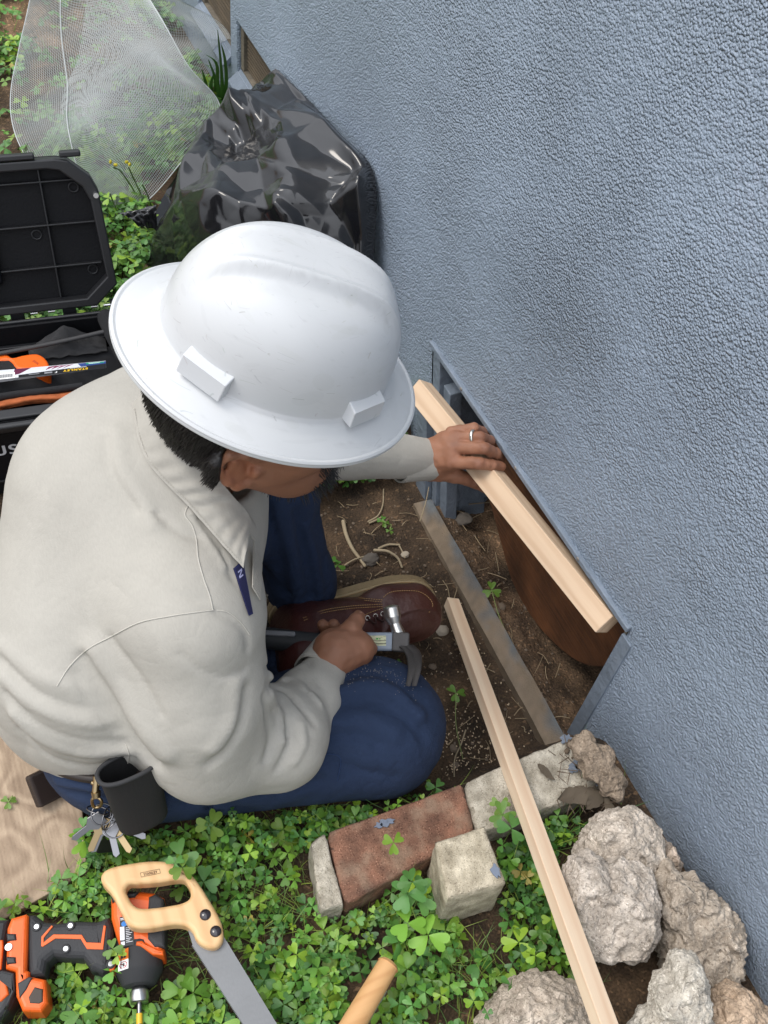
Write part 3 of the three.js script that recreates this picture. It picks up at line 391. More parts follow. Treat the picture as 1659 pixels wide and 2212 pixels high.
// ---- head, neck, hands: skin
const skinCol = (q, n) => { const s = 1 + 0.12 * noise(q.x * 40, q.y * 40, q.z * 40); return [0.265 * s, 0.118 * s, 0.066 * s]; };
function fingerPrims(pts, r0, r1) { const out = []; for (let i = 0; i + 1 < pts.length; i++) out.push([pts[i], pts[i + 1], lerp(r0, r1, i / (pts.length - 1)), lerp(r0, r1, (i + 1) / (pts.length - 1)), 0.0022]); return out; }
{
  const headPrims = [
    [L(-0.035, -0.005, 0), L(0.035, 0.0, 0), 0.088, 0.084, 0.03], [L(0.035, -0.055, 0), L(0.045, -0.10, 0), 0.066, 0.052, 0.03], [L(0.062, -0.128, 0), L(0.066, -0.132, 0), 0.034, 0.032, 0.03],
    [L(0.03, -0.085, 0.035), L(0.05, -0.118, 0.018), 0.038, 0.032, 0.02], [L(0.03, -0.085, -0.035), L(0.05, -0.118, -0.018), 0.038, 0.032, 0.02],
    [L(0.0, -0.10, 0.046), L(0.045, -0.128, 0.02), 0.026, 0.024, 0.02], [L(0.0, -0.10, -0.046), L(0.045, -0.128, -0.02), 0.026, 0.024, 0.02],
    [L(0.095, -0.045, 0), L(0.117, -0.078, 0), 0.010, 0.014, 0.014], [L(0.104, -0.084, 0.011), L(0.104, -0.084, -0.011), 0.010, 0.010, 0.01],
    [L(0.094, -0.104, 0.016), L(0.094, -0.104, -0.016), 0.009, 0.009, 0.008], [L(0.091, -0.114, 0.014), L(0.091, -0.114, -0.014), 0.009, 0.009, 0.008],
    [L(0.082, -0.028, 0.036), L(0.088, -0.026, 0.012), 0.012, 0.010, 0.015], [L(0.082, -0.028, -0.036), L(0.088, -0.026, -0.012), 0.012, 0.010, 0.015],
    [L(0.066, -0.062, 0.046), L(0.07, -0.068, 0.03), 0.02, 0.018, 0.02], [L(0.066, -0.062, -0.046), L(0.07, -0.068, -0.03), 0.02, 0.018, 0.02],
    [L(-0.035, -0.07, 0), atD(440, 985, 1.29), 0.058, 0.060, 0.03],
  ];
  const earPrims = []; for (const s of [1, -1]) {
    const rim = [[0.014, -0.038, 0.076], [0.004, -0.024, 0.083], [-0.012, -0.022, 0.090], [-0.023, -0.036, 0.093], [-0.022, -0.056, 0.091], [-0.012, -0.072, 0.086], [-0.002, -0.086, 0.079], [0.008, -0.086, 0.073]].map(([x, y, z]) => L(x * 1.05 - 0.002, y * 1.0 - 0.011, (z + 0.001) * s));
    for (let i = 0; i + 1 < rim.length; i++) earPrims.push([rim[i], rim[i + 1], i > 4 ? 0.0065 : 0.005, i > 3 ? 0.0065 : 0.005, 0.006]);
    earPrims.push([L(-0.012, -0.052, 0.076 * s), L(-0.004, -0.080, 0.073 * s), 0.010, 0.010, 0.006], [L(-0.011, -0.050, 0.084 * s), L(-0.015, -0.072, 0.084 * s), 0.0038, 0.004, 0.006], [L(0.016, -0.070, 0.076 * s), L(0.014, -0.076, 0.075 * s), 0.006, 0.006, 0.006]);
  }
  const hb = field(headPrims), eb = field(earPrims); const f = (x, y, z) => { let d = smin(hb(x, y, z), eb(x, y, z), 0.008); for (const s of [1, -1]) { const e = L(0.087, -0.045, 0.032 * s); d = smax(d, -(Math.hypot(x - e.x, y - e.y, z - e.z) - 0.012), 0.01); d = smin(d, Math.hypot(x - e.x + HF.x * 0.008, y - e.y + HF.y * 0.008, z - e.z + HF.z * 0.008) - 0.0115, 0.003); } return d; };
  const [lo, hi] = bounds([...headPrims, ...earPrims], 0.01); const head = sdfMesh(lo, hi, 0.0032, f); SF.head = f;
  paint(head, (q, n) => { const c = skinCol(q, n); const e = q.distanceTo(L(-0.01, -0.07, 0.092)); const k = 1 + 0.25 * (1 - sstep(0.022, 0.04, e)); return [c[0] * k, c[1] * (1 + (k - 1) * 0.4), c[2]]; });
  // left hand over the stick
  const D = (u, v, d) => atD(u, v, d);
  const dl = 1.655; // distance of the back of the hand
  const leftPrims = [
    [J.wrL.clone().add(V3(-0.05, 0.02, 0.0)), D(925, 992, 1.715), 0.027, 0.026, 0.02], [D(925, 984, 1.715), D(962, 950, 1.685), 0.022, 0.014, 0.018], [D(925, 1000, 1.715), D(975, 998, 1.672), 0.022, 0.015, 0.018], [D(932, 990, 1.705), D(980, 972, 1.668), 0.022, 0.0145, 0.018], [D(930, 985, 1.705), D(988, 945, 1.668), 0.02, 0.013, 0.018],
    [D(935, 1010, 1.715), D(980, 1025, 1.71), 0.021, 0.015, 0.02],
    ...fingerPrims([D(976, 999, 1.668), D(1034, 1001, 1.640), D(1062, 1004, 1.652), D(1083, 1008, 1.672)], 0.0115, 0.0082),
    ...fingerPrims([D(981, 966, 1.664), D(1046, 968, 1.640), D(1070, 979, 1.668), D(1080, 990, 1.70)], 0.0115, 0.0082),
    ...fingerPrims([D(984, 945, 1.668), D(1038, 944, 1.648), D(1058, 952, 1.68), D(1062, 962, 1.71)], 0.0108, 0.0078),
    ...fingerPrims([D(975, 932, 1.678), D(1024, 925, 1.662), D(1042, 932, 1.69), D(1046, 942, 1.715)], 0.0096, 0.0072),
    ...fingerPrims([D(948, 1014, 1.71), D(988, 1028, 1.712), D(1024, 1040, 1.728), D(1056, 1056, 1.745)], 0.0145, 0.0098),
  ];
  const rightPrims = [
    [J.wrR.clone().add(V3(-0.06, 0.0, 0.06)), D(722, 1405, 1.50), 0.027, 0.027, 0.02], [D(722, 1404, 1.50), D(752, 1386, 1.505), 0.026, 0.020, 0.02], [D(730, 1420, 1.50), D(775, 1412, 1.51), 0.025, 0.020, 0.02], [D(728, 1405, 1.495), D(780, 1395, 1.50), 0.025, 0.018, 0.02],
    ...fingerPrims([D(735, 1378, 1.505), D(761, 1356, 1.505), D(770, 1341, 1.515), D(774, 1333, 1.525)], 0.016, 0.0105),
    ...fingerPrims([D(778, 1400, 1.505), D(799, 1402, 1.53), D(790, 1392, 1.57), D(765, 1372, 1.59)], 0.0125, 0.009),
    ...fingerPrims([D(768, 1412, 1.51), D(785, 1418, 1.54), D(775, 1400, 1.59), D(745, 1368, 1.595)], 0.0125, 0.009),
    ...fingerPrims([D(750, 1420, 1.51), D(762, 1428, 1.55), D(745, 1395, 1.60), D(721, 1350, 1.565)], 0.0125, 0.0092),
    ...fingerPrims([D(732, 1425, 1.51), D(735, 1432, 1.55), D(720, 1395, 1.60), D(697, 1350, 1.565)], 0.012, 0.009),
  ];
  const hands = [leftPrims, rightPrims].map((P) => { const fb = field(P), [a, b] = bounds(P, 0.008); const g = sdfMesh(a, b, 0.0026, (x, y, z) => fb(x, y, z) - 0.0012 * noise(x * 90, y * 90, z * 90)); return paint(g, (q, n) => { const c = skinCol(q, n); return c; }); });
  // shade knuckles and palm sides a little in colour
  const kn = [D(1034, 1001, 1.63), D(1046, 968, 1.63), D(1038, 944, 1.64), D(979, 998, 1.66), D(984, 962, 1.655), D(988, 942, 1.66)];
  paint(hands[0], (q, n) => { const c = skinCol(q, n); let k = 0; for (const p of kn) k = Math.max(k, Math.exp(-((q.distanceTo(p) / 0.012) ** 2))); const palm = sstep(0.1, 0.6, n.z) * 0.5; return [c[0] * (1.15 - 0.3 * k + 0.45 * palm), c[1] * (1.15 - 0.35 * k + 0.5 * palm), c[2] * (1.15 - 0.35 * k + 0.6 * palm)]; });
  const uvd = [head, ...hands].map((g) => { const c = g.toNonIndexed(); const b = boxUV(c); return b; });
  const body = mergeGeometries(uvd.map((g) => { for (const k of Object.keys(g.attributes)) if (!['position', 'normal', 'uv', 'color'].includes(k)) g.deleteAttribute(k); return g; }));
  const bd = wpart('body', body, skinMat, WORKER);
  // nails
  const nailMat = phys({ color: lin(0.50, 0.30, 0.22), roughness: 0.35, clearcoat: 0.3 });
  const nail = (p, dir, up, w, l) => { const g = new THREE.SphereGeometry(1, 14, 10).scale(w, 0.0022, l); const z = dir.clone().normalize(), y = up.clone().addScaledVector(z, -up.dot(z)).normalize(), x = y.clone().cross(z); g.applyMatrix4(M4(p, x, y, z)); return g; };
  const tip = D(1083, 1008, 1.672), tdir = tip.clone().sub(D(1062, 1004, 1.652)), toEye = EYE.clone().sub(tip).normalize();
  wpart('fingernail', nail(tip.clone().addScaledVector(toEye, 0.0072).addScaledVector(tdir.clone().normalize(), 0.001), tdir, toEye, 0.0058, 0.0072), nailMat, bd);
  const t2 = D(774, 1332, 1.525), td2 = t2.clone().sub(D(770, 1341, 1.515)), te2 = EYE.clone().sub(t2).normalize();
  wpart('fingernail', nail(t2.clone().addScaledVector(te2, 0.0086).addScaledVector(V3(1, 0, 0), 0.005), td2, te2.clone().add(V3(0.8, 0, 0)), 0.0062, 0.0075), nailMat, bd);
  // wedding ring
  const a = D(984, 945, 1.668), b = D(1038, 944, 1.648), m = a.clone().lerp(b, 0.72), dir = b.clone().sub(a).normalize();
  const ring = new THREE.TorusGeometry(0.0116, 0.0021, 10, 40); ring.scale(1, 1, 1.4); ring.applyQuaternion(new THREE.Quaternion().setFromUnitVectors(V3(0, 0, 1), dir)).translate(m.x, m.y, m.z);
  wpart('wedding_ring', ring, std({ color: lin(0.78, 0.75, 0.68), metalness: 1, roughness: 0.22 }), WORKER);
}
const headF = SF.head;
// ---- hair and beard: a short dense cap and single strands
{
  reseed(11);
  const f0 = (x, y, z) => headF(x, y, z) - 0.006; const nape = L(-0.06, -0.125, 0), toLocal = (q) => { const d = q.clone().sub(HC); return [d.dot(HF), d.dot(HA), d.dot(HS)]; };
  const f = (x, y, z) => { const dx = x - HC.x, dy = y - HC.y, dz = z - HC.z, lx = dx * HF.x + dy * HF.y + dz * HF.z, ly = dx * HA.x + dy * HA.y + dz * HA.z; let d = f0(x, y, z) + 0.002 * noise(x * 120, y * 120, z * 120); d = smax(d, lx + 0.022 - 0.35 * Math.max(0, ly + 0.03), 0.008); d = smax(d, -0.088 - ly - 0.6 * Math.max(0, -0.03 - lx) * 0.6 , 0.012); return d; };
  const g = sdfMesh(L(0, 0, 0).addScalar(-0.16), L(0, 0, 0).addScalar(0.16), 0.004, f);
  const strands = (n, pick, len, dirf, r) => { const list = []; for (let i = 0; i < n; i++) { const s = pick(); if (!s) continue; const [p, nn] = s; const d = dirf(p, nn); const l = len * rr(0.5, 1.2); const e = p.clone().addScaledVector(d, l), m = p.clone().addScaledVector(d, l * 0.5).addScaledVector(nn, l * 0.08); const t = new THREE.TubeGeometry(new THREE.QuadraticBezierCurve3(p, m, e), 3, r, 3); const q = t.attributes.position; for (let k = 12; k < 16; k++) q.setXYZ(k, e.x, e.y, e.z); list.push(t); } return mergeGeometries(list.map(plain)); };
  const pos = g.attributes.position, nor = g.attributes.normal, pick = () => { for (let k = 0; k < 40; k++) { const i = Math.floor(rnd() * pos.count), p = V3().fromBufferAttribute(pos, i), n = V3().fromBufferAttribute(nor, i); const [x, y, z] = toLocal(p); if (y < 0.0 && Math.abs(z) > 0.0 && p.z > HC.z - 0.06 && headF(p.x, p.y, p.z) > 0.002) return [p, n]; } };
  const st = strands(3600, pick, 0.016, (p, n) => { const d = HA.clone().multiplyScalar(-1).addScaledVector(HF, -0.45 + rr(-0.1, 0.1)).addScaledVector(n, 0.05).addScaledVector(HS, rr(-0.1, 0.1)); return d.normalize(); }, 0.0006);
  const hair = wpart('hair', plain(g), blackHair, WORKER); wpart('hair_strands', st, blackHair, hair); stuff(hair.children[0]);
  // beard: chin, jaw edge and upper lip
  const bp = (cx, cy, cz, sp) => () => { const q = L(cx + rr(-sp, sp), cy + rr(-sp, sp) * 0.6, cz + rr(-sp, sp)); for (let i = 0; i < 12; i++) { const d = headF(q.x, q.y, q.z), e = 0.002; const n = V3(headF(q.x + e, q.y, q.z) - d, headF(q.x, q.y + e, q.z) - d, headF(q.x, q.y, q.z + e) - d).normalize(); if (Math.abs(d) < 0.0006) return [q, n]; q.addScaledVector(n, -d * 0.8); } return null; };
  const down = (k) => (p, n) => HA.clone().multiplyScalar(-0.8).addScaledVector(n, 0.5).addScaledVector(HF, k + rr(-0.3, 0.3)).addScaledVector(HS, rr(-0.4, 0.4)).normalize();
  const beard = mergeGeometries([strands(170, bp(0.092, -0.135, 0.006, 0.026), 0.020, down(0.4), 0.0006), strands(150, bp(0.10, -0.096, 0.012, 0.02), 0.014, down(0.3), 0.0005), strands(70, bp(0.05, -0.152, 0.022, 0.03), 0.008, down(0), 0.0005)]);
  stuff(wpart('beard', beard, blackHair, WORKER));
  stuff(wpart('eyebrow', strands(160, bp(0.09, -0.028, 0.03, 0.02), 0.01, (p, n) => HS.clone().addScaledVector(n, 0.3).addScaledVector(HA, 0.2).normalize(), 0.0005), blackHair, WORKER));
  for (const s of [1, -1]) wpart('eye', new THREE.SphereGeometry(0.0117, 20, 14).applyMatrix4(M4(L(0.081, -0.045, 0.032 * s), HF, HA, HS)), phys({ color: lin(0.04, 0.03, 0.025), roughness: 0.15 }), WORKER);
}
// ---- hard hat with a full brim
{
  HC = HAT.o; HF = HAT.f; HS = HAT.s; HA = HAT.a; L = HAT.at;
  const prof = [[1.0, -0.004], [1.003, -0.001], [0.985, 0.001], [0.965, -0.0002], [0.955, 0.0008], [0.90, 0.0045], [0.80, 0.010], [0.735, 0.016], [0.712, 0.022]]; // brim, measured as share of the brim ellipse
  const A = 0.181, B = 0.150, CA = 0.133, CB = 0.113, HT = 0.137;
  const outer = (u, v) => { // u angle, v 0 rim .. 1 top
    const th = u * Math.PI * 2, c = Math.cos(th), s = Math.sin(th); let x, y, z;
    if (v < 0.3) { const t = v / 0.3 * (prof.length - 1), k = Math.min(prof.length - 2, Math.floor(t)), q = t - k, r = lerp(prof[k][0], prof[k + 1][0], q), h = lerp(prof[k][1], prof[k + 1][1], q); const w = (r - 0.712) / (1 - 0.712); x = lerp(CA, A, w) * c; z = lerp(CB, B, w) * s; y = h - 0.007 * w * s * s - 0.006 * w * Math.max(0, c); }
    else { const t = (v - 0.3) / 0.7, a = t * Math.PI / 2, r = Math.pow(Math.cos(a), 0.62), h = Math.sin(a); x = CA * c * r; z = CB * s * r; y = 0.022 + (HT - 0.022) * Math.pow(h, 0.92);
      const m = sstep(0.12, 0.5, t) * (1 - 0); const xr = x / CA; // three ridges running fore and aft
      const zz = Math.abs(z), wd = 0.036 * (1 - 0.45 * xr * xr), band = sstep(0.97, 0.6, Math.abs(xr));
      y += m * band * (0.0065 * (1 - sstep(wd - 0.004, wd + 0.007, zz)) + 0.0035 * Math.exp(-(((zz - wd + 0.004) / 0.006) ** 2)) - 0.003 * Math.exp(-(((zz - wd - 0.012) / 0.010) ** 2))); }
    return L(x, y, z);
  };
  const o = sheet(outer, 160, 130), inn = sheet((u, v) => { const p = outer(1 - u, Math.max(v, 0)); const c = L(0, -0.01, 0); const w = v < 0.26 ? 0 : 1; return w ? p.addScaledVector(p.clone().sub(c).normalize(), -0.003) : p.addScaledVector(HA, -0.0028); }, 80, 60);
  const rim = sheet((u, v) => outer(u, 0).addScaledVector(HA, -0.0028 * v), 120, 1);
  const scuff = (q) => { const d = q.clone().sub(HC); const x = d.dot(HF), z = d.dot(HS), y = d.dot(HA); let s = 1; const n1 = noise(q.x * 60, q.y * 60, q.z * 60), n2 = noise(x * 200, y * 420, z * 420); s -= 0.35 * Math.max(0, n2 - 0.4) * (n1 > 0 ? 1 : 0.2); const rg = Math.exp(-(((Math.abs(z) - 0.033) / 0.006) ** 2)); if (y > 0.08) s -= 0.16 * rg * Math.max(0, noise(x * 90, z * 300, 2) + 0.1); return [s, s * 0.995, s * 0.975]; };
  for (const g of [o, inn, rim]) paint(g, scuff);
  const all = mergeGeometries([o, inn, rim].map((g) => g.toNonIndexed()));
  const hat = wpart('hard_hat', all, hatMat, WORKER);
  hat.userData.label = 'white full brim hard hat with scuffed ridges';
  // accessory pockets on the sides
  const dull = hatMat;
  for (const [deg, w] of [[128, 0.052], [46, 0.046], [-128, 0.052], [-46, 0.046]]) {
    const th = deg * Math.PI / 180, c = Math.cos(th), s = Math.sin(th); const n = V3().addScaledVector(HF, c / CA).addScaledVector(HS, s / CB).normalize(), t = HA.clone().cross(n).normalize(), up = n.clone().cross(t).normalize();
    const g = new THREE.ExtrudeGeometry(new THREE.Shape([[0, 0], [0.0165, 0.0], [0.0135, 0.021], [-0.004, 0.028]].map(([a, b]) => new THREE.Vector2(a, b))), { depth: w, bevelEnabled: true, bevelSize: 0.0018, bevelThickness: 0.0018, bevelSegments: 3, bevelOffset: -0.0018 });
    g.translate(0, 0, -w / 2); const o2 = L(CA * c * 0.965, 0.019, CB * s * 0.965); g.applyMatrix4(M4(o2, n, up, t.clone().negate())); const gg = plain(g); paint(gg, () => [1, 1, 0.99]); wpart('accessory_pocket', gg, dull, hat);
  }
}
// ---- collar, cuffs, pocket, name patch
{
  const on = (pts, f, lift) => along(pts.map(([u, v]) => onField(u, v, f, lift)), 40);
  const outer = on([[286, 872], [300, 950], [322, 1001], [365, 1050], [402, 1088], [450, 1142], [490, 1188], [526, 1227]], shirtBase, 0.007);
  const inner = on([[325, 835], [372, 905], [425, 975], [470, 1033], [505, 1076], [526, 1100], [540, 1122], [538, 1152]], shirtBase, 0.016);
  const pick = (l, u) => { const t = u * (l.length - 1), k = Math.min(l.length - 2, Math.floor(t)); return l[k].clone().lerp(l[k + 1], t - k); };
  const f = (u, v) => { const a = pick(outer, u), b = pick(inner, u), m = a.clone().lerp(b, v); const up = EYE.clone().sub(m).normalize(); return m.addScaledVector(up, 0.010 * Math.sin(Math.PI * v) + 0.0018 * Math.sin(u * 70 + v * 2) * (1 - v) * sstep(0, 0.2, v) + 0.0018 * noise(u * 14, v * 4, 3)); };
  const collar = wpart('collar', boxUV(thick(f, 70, 14, 0.0022)), shirtMat, WORKER);
  // band that stands inside the fold, round the neck
  const band = (u, v) => { const b = pick(inner, u); return b.addScaledVector(V3(0.05, -0.6, 0.1), 0.035 * v).addScaledVector(V3(0.5, 0.1, -0.4), 0.012 * v); };
  wpart('collar_band', boxUV(thick(band, 50, 6, 0.002)), shirtMat, collar);
  wpart('seam', stitches(on([[290, 882], [304, 950], [326, 999], [368, 1047], [405, 1083], [452, 1137], [490, 1181], [522, 1216]], shirtBase, 0.0105), 0.004, 0.0005), seamMat, collar);
  // cuffs: open bands round the wrists
  const cuff = (a, b, r0, r1, name) => { const z = b.clone().sub(a).normalize(), x = z.clone().cross(V3(0, 1, 0)).normalize(), y = z.clone().cross(x); const len = a.distanceTo(b); const f = (u, v) => { const th = u * Math.PI * 2, r = lerp(r0, r1, v) * (1 + 0.035 * Math.sin(th * 2 + 1) + 0.02 * Math.sin(th * 5 + v * 3)); return a.clone().addScaledVector(z, len * v).addScaledVector(x, Math.cos(th) * r).addScaledVector(y, Math.sin(th) * r); }; const c = wpart(name, boxUV(thick(f, 48, 8, 0.003)), shirtMat, WORKER); const ring = []; for (let i = 0; i <= 40; i++) ring.push(f(i / 40, 0.08).addScaledVector(f(i / 40, 0.08).sub(a).normalize(), 0.0016)); wpart('seam', stitches(ring, 0.0035, 0.00045), seamMat, c); return c; };
  cuff(atD(690, 1462, 1.492), J.wrR.clone().addScaledVector(J.wrR.clone().sub(DD(665, 1515, 1.45)).normalize(), 0.006), 0.040, 0.035, 'cuff');
  cuff(atD(862, 993, 1.682), atD(932, 993, 1.71), 0.037, 0.034, 'cuff');
  const btn = new THREE.CylinderGeometry(0.005, 0.005, 0.002, 16); const bp = onField(735, 1442, shirtF, 0.006); btn.translate(bp.x, bp.y, bp.z);
  // name patch and breast pocket with glasses, on the chest
  const patch = (px, name, m, lift) => { const mix = (i, u, v) => lerp(lerp(px[0][i], px[1][i], u), lerp(px[3][i], px[2][i], u), v); return wpart(name, thick((u, v) => onField(mix(0, u, v), mix(1, u, v), shirtF, lift), 14, 6, 0.0014), m, WORKER); };
  const patchMat = std({ roughness: 0.85, map: canvasTex(256, 96, (g, w, h) => { g.fillStyle = '#14163f'; g.fillRect(0, 0, w, h); g.strokeStyle = '#1d2050'; g.lineWidth = 8; g.strokeRect(6, 6, w - 12, h - 12); g.fillStyle = '#9a9cc0'; g.font = 'bold 60px sans-serif'; g.fillText('N', 24, 70); }) });
  patch([[504, 1228], [538, 1330], [546, 1326], [524, 1210]], 'name_patch', patchMat, 0.003);
  patch([[548, 1170], [545, 1268], [562, 1296], [566, 1220]], 'pocket_flap', shirtMat, 0.006);
  // spectacles hooked in the pocket
  const gl = phys({ color: lin(0.5, 0.47, 0.36), roughness: 0.08, transmission: 0.6, thickness: 0.002, ior: 1.5 }), q = atD(562, 1298, 1.40);
  const G = wpart('spectacles', [tube([atD(545, 1275, 1.40), atD(562, 1280, 1.395), atD(578, 1287, 1.40)], 0.0022, 12, 6), tube([atD(576, 1285, 1.40), atD(572, 1305, 1.40), atD(552, 1325, 1.41), atD(545, 1300, 1.41)], 0.0018, 16, 6), tube([atD(556, 1280, 1.40), atD(548, 1310, 1.41), atD(546, 1345, 1.42)], 0.0022, 10, 6)], std({ color: lin(0.08, 0.07, 0.05), roughness: 0.25 }), WORKER);
  wpart('lens', thick((u, v) => atD(547, 1284, 1.404).lerp(atD(574, 1290, 1.404), u).lerp(atD(548, 1318, 1.412).lerp(atD(568, 1312, 1.410), u), v), 4, 4, 0.002), gl, G);
  // belt and wallet
  wpart('belt', tube(along([[112, 1655], [150, 1672], [220, 1682], [300, 1662], [345, 1690]].map(([u, v]) => onField(u, v, trouserF, 0.004)), 20), 0.007, 30, 8), std({ color: lin(0.018, 0.012, 0.010), roughness: 0.5 }), WORKER);
  const wm = std({ color: lin(0.022, 0.012, 0.010), roughness: 0.45, bumpMap: rep(weave, 20), bumpScale: 0.0006 });
  { const a = atD(104, 1655, 1.44), b = atD(130, 1722, 1.44), d = b.clone().sub(a), g = box(0.018, d.length(), 0.07, 0.004, 3); const yv = d.clone().normalize(), zv = V3(-0.35, -0.3, 0.9).addScaledVector(yv, -V3(-0.35, -0.3, 0.9).dot(yv)).normalize(), xv = yv.clone().cross(zv); g.applyMatrix4(M4(a.clone().lerp(b, 0.5), xv, yv, zv)); wpart('wallet', g, wm, WORKER); }
}
// ---- right boot, lying on its side with the sole away from the camera
const leather = phys({ roughness: 0.42, vertexColors: true, bumpMap: rep(soilBump, 8), bumpScale: 0.0012, clearcoat: 0.15, clearcoatRoughness: 0.4 });
const BOOT = (() => {
  const toe = atY(934, 1286, -0.045), heel = atY(575, 1322, -0.02), T = toe.clone().sub(heel).normalize(); // heel to toe
  let U = V3(0.05, 0.42, 0.9); U.addScaledVector(T, -U.dot(T)).normalize(); const W = T.clone().cross(U).multiplyScalar(-1); // U: sole to instep, W: upwards side
  const o = toe.clone().addScaledVector(T, -0.305); return { o, T, U, W, at: (s, h, w) => o.clone().addScaledVector(T, s).addScaledVector(U, h).addScaledVector(W, w) };
})();
{
  const B = BOOT.at, prims = [
    [B(0.258, 0.052, 0.002), B(0.262, 0.052, -0.004), 0.041, 0.041, 0.02], [B(0.245, 0.050, 0.014), B(0.20, 0.052, 0.018), 0.038, 0.040, 0.02], [B(0.245, 0.050, -0.014), B(0.20, 0.052, -0.018), 0.038, 0.040, 0.02],
    [B(0.22, 0.062, 0), B(0.13, 0.085, 0), 0.036, 0.040, 0.03], [B(0.13, 0.055, 0), B(0.04, 0.055, 0), 0.038, 0.040, 0.03], [B(0.12, 0.09, 0), B(0.05, 0.12, 0), 0.040, 0.048, 0.04], [B(0.05, 0.10, 0), B(0.035, 0.18, 0), 0.048, 0.052, 0.04],
  ];
  const fb = field(prims); const wl = (p) => { const d = V3(p.x - BOOT.o.x, p.y - BOOT.o.y, p.z - BOOT.o.z); return [d.dot(BOOT.T), d.dot(BOOT.U), d.dot(BOOT.W)]; };
  const f = (x, y, z) => { let d = fb(x, y, z); const [s, h, w] = wl({ x, y, z }); if (d > 0.03) return d; d -= 0.0022 * noise(x * 30, y * 30, z * 30) + 0.002 * noise(s * 60, h * 12, w * 12) * sstep(0.24, 0.16, s); d = smax(d, 0.024 - h, 0.004);
    // raised seam round the toe
    const e = Math.hypot((s - 0.235) / 0.055, w / 0.034) - 1; if (h > 0.05 && s > 0.17) d -= 0.0028 * Math.exp(-((e / 0.09) ** 2)); return d; };
  const [lo, hi] = bounds(prims, 0.008), g = boxUV(sdfMesh(lo, hi, 0.0035, f));
  paint(g, (q) => { const [s, h] = wl(q), k = sstep(-0.3, 0.4, fbm(q.x * 18, q.y * 18, q.z * 18)), worn = sstep(0.17, 0.27, s) * 0.6 + 0.25 * k; return [lerp(0.050, 0.090, worn), lerp(0.011, 0.038, worn), lerp(0.009, 0.027, worn)]; });
  const boot = wpart('boot', g, leather, WORKER);
  // sole: outline in length and width
  const ol = smoothLoop([[0.0, 0.0], [0.012, 0.028], [0.05, 0.037], [0.11, 0.031], [0.17, 0.042], [0.23, 0.051], [0.28, 0.041], [0.303, 0.012], [0.303, -0.014], [0.28, -0.040], [0.23, -0.048], [0.17, -0.040], [0.11, -0.032], [0.05, -0.036], [0.012, -0.026]].map(([a, b]) => V3(a, b, 0)), 80);
  const lay = (h0, h1, k, bev) => { const s = new THREE.ExtrudeGeometry(new THREE.Shape(ol.map((p) => new THREE.Vector2(0.155 + (p.x - 0.155) * k, p.y * k))), { depth: h1 - h0 - 2 * bev, bevelEnabled: true, bevelSize: bev, bevelThickness: bev, bevelSegments: 3, bevelOffset: -bev }); s.translate(0, 0, h0 + bev); s.applyMatrix4(M4(BOOT.o, BOOT.T, BOOT.W, BOOT.U)); return s; };
  const gum = std({ roughness: 0.8, color: lin(0.26, 0.19, 0.10), map: rep(clothTint, 6), bumpMap: rep(soilBump, 10), bumpScale: 0.001 });
  wpart('sole', lay(0, 0.021, 1.0, 0.004), gum, boot); wpart('welt', lay(0.0215, 0.0275, 0.995, 0.002), std({ color: lin(0.33, 0.25, 0.14), roughness: 0.75 }), boot);
  const thread = std({ color: lin(0.36, 0.22, 0.09), roughness: 0.8 });
  const sp = (pts, step = 0.0042) => stitches(pts.map(([u, v]) => onField(u, v, f, 0.0006)), step, 0.0007);
  wpart('stitching', [sp([[828, 1290], [842, 1280], [870, 1276], [905, 1278], [925, 1290], [935, 1306], [926, 1325]]), sp([[655, 1335], [700, 1318], [760, 1309], [828, 1305]]), sp([[657, 1340], [702, 1323], [760, 1314], [828, 1310]]), sp([[745, 1282], [780, 1292], [828, 1296]]), sp([[760, 1284], [790, 1297], [826, 1300]]), sp([[783, 1331], [800, 1323], [828, 1313]])], thread, boot);
  wpart('welt_stitching', stitches([0.08, 0.12, 0.17, 0.23, 0.27, 0.295].map((s, i) => B(s, 0.0285, [0.033, 0.031, 0.041, 0.0495, 0.042, 0.028][i])), 0.0042, 0.0007), thread, boot);
  const lace = std({ color: lin(0.035, 0.012, 0.01), roughness: 0.8 });
  for (const [k, pts] of [[0, [[765, 1262], [772, 1285], [776, 1310], [774, 1338]]], [1, [[770, 1262], [778, 1290], [780, 1312], [779, 1332]]]]) wpart('lace', tube(along(pts.map(([u, v]) => onField(u, v, f, 0.002)), 16), 0.0018, 24, 6), lace, boot);
  wpart('lace', tube(along([[795, 1337], [812, 1346], [811, 1333], [828, 1342], [828, 1328]].map(([u, v]) => onField(u, v, f, 0.003)), 20), 0.0018, 30, 6), lace, boot);
  const ey = std({ color: lin(0.4, 0.38, 0.35), metalness: 1, roughness: 0.25 });
  for (const [u, v] of [[794, 1335], [811, 1331], [827, 1326]]) { const p = onField(u, v, f, 0.001), t = new THREE.TorusGeometry(0.0036, 0.0009, 8, 20); t.applyQuaternion(new THREE.Quaternion().setFromUnitVectors(V3(0, 0, 1), EYE.clone().sub(p).normalize())).translate(p.x, p.y, p.z); wpart('eyelet', t, ey, boot); }
}
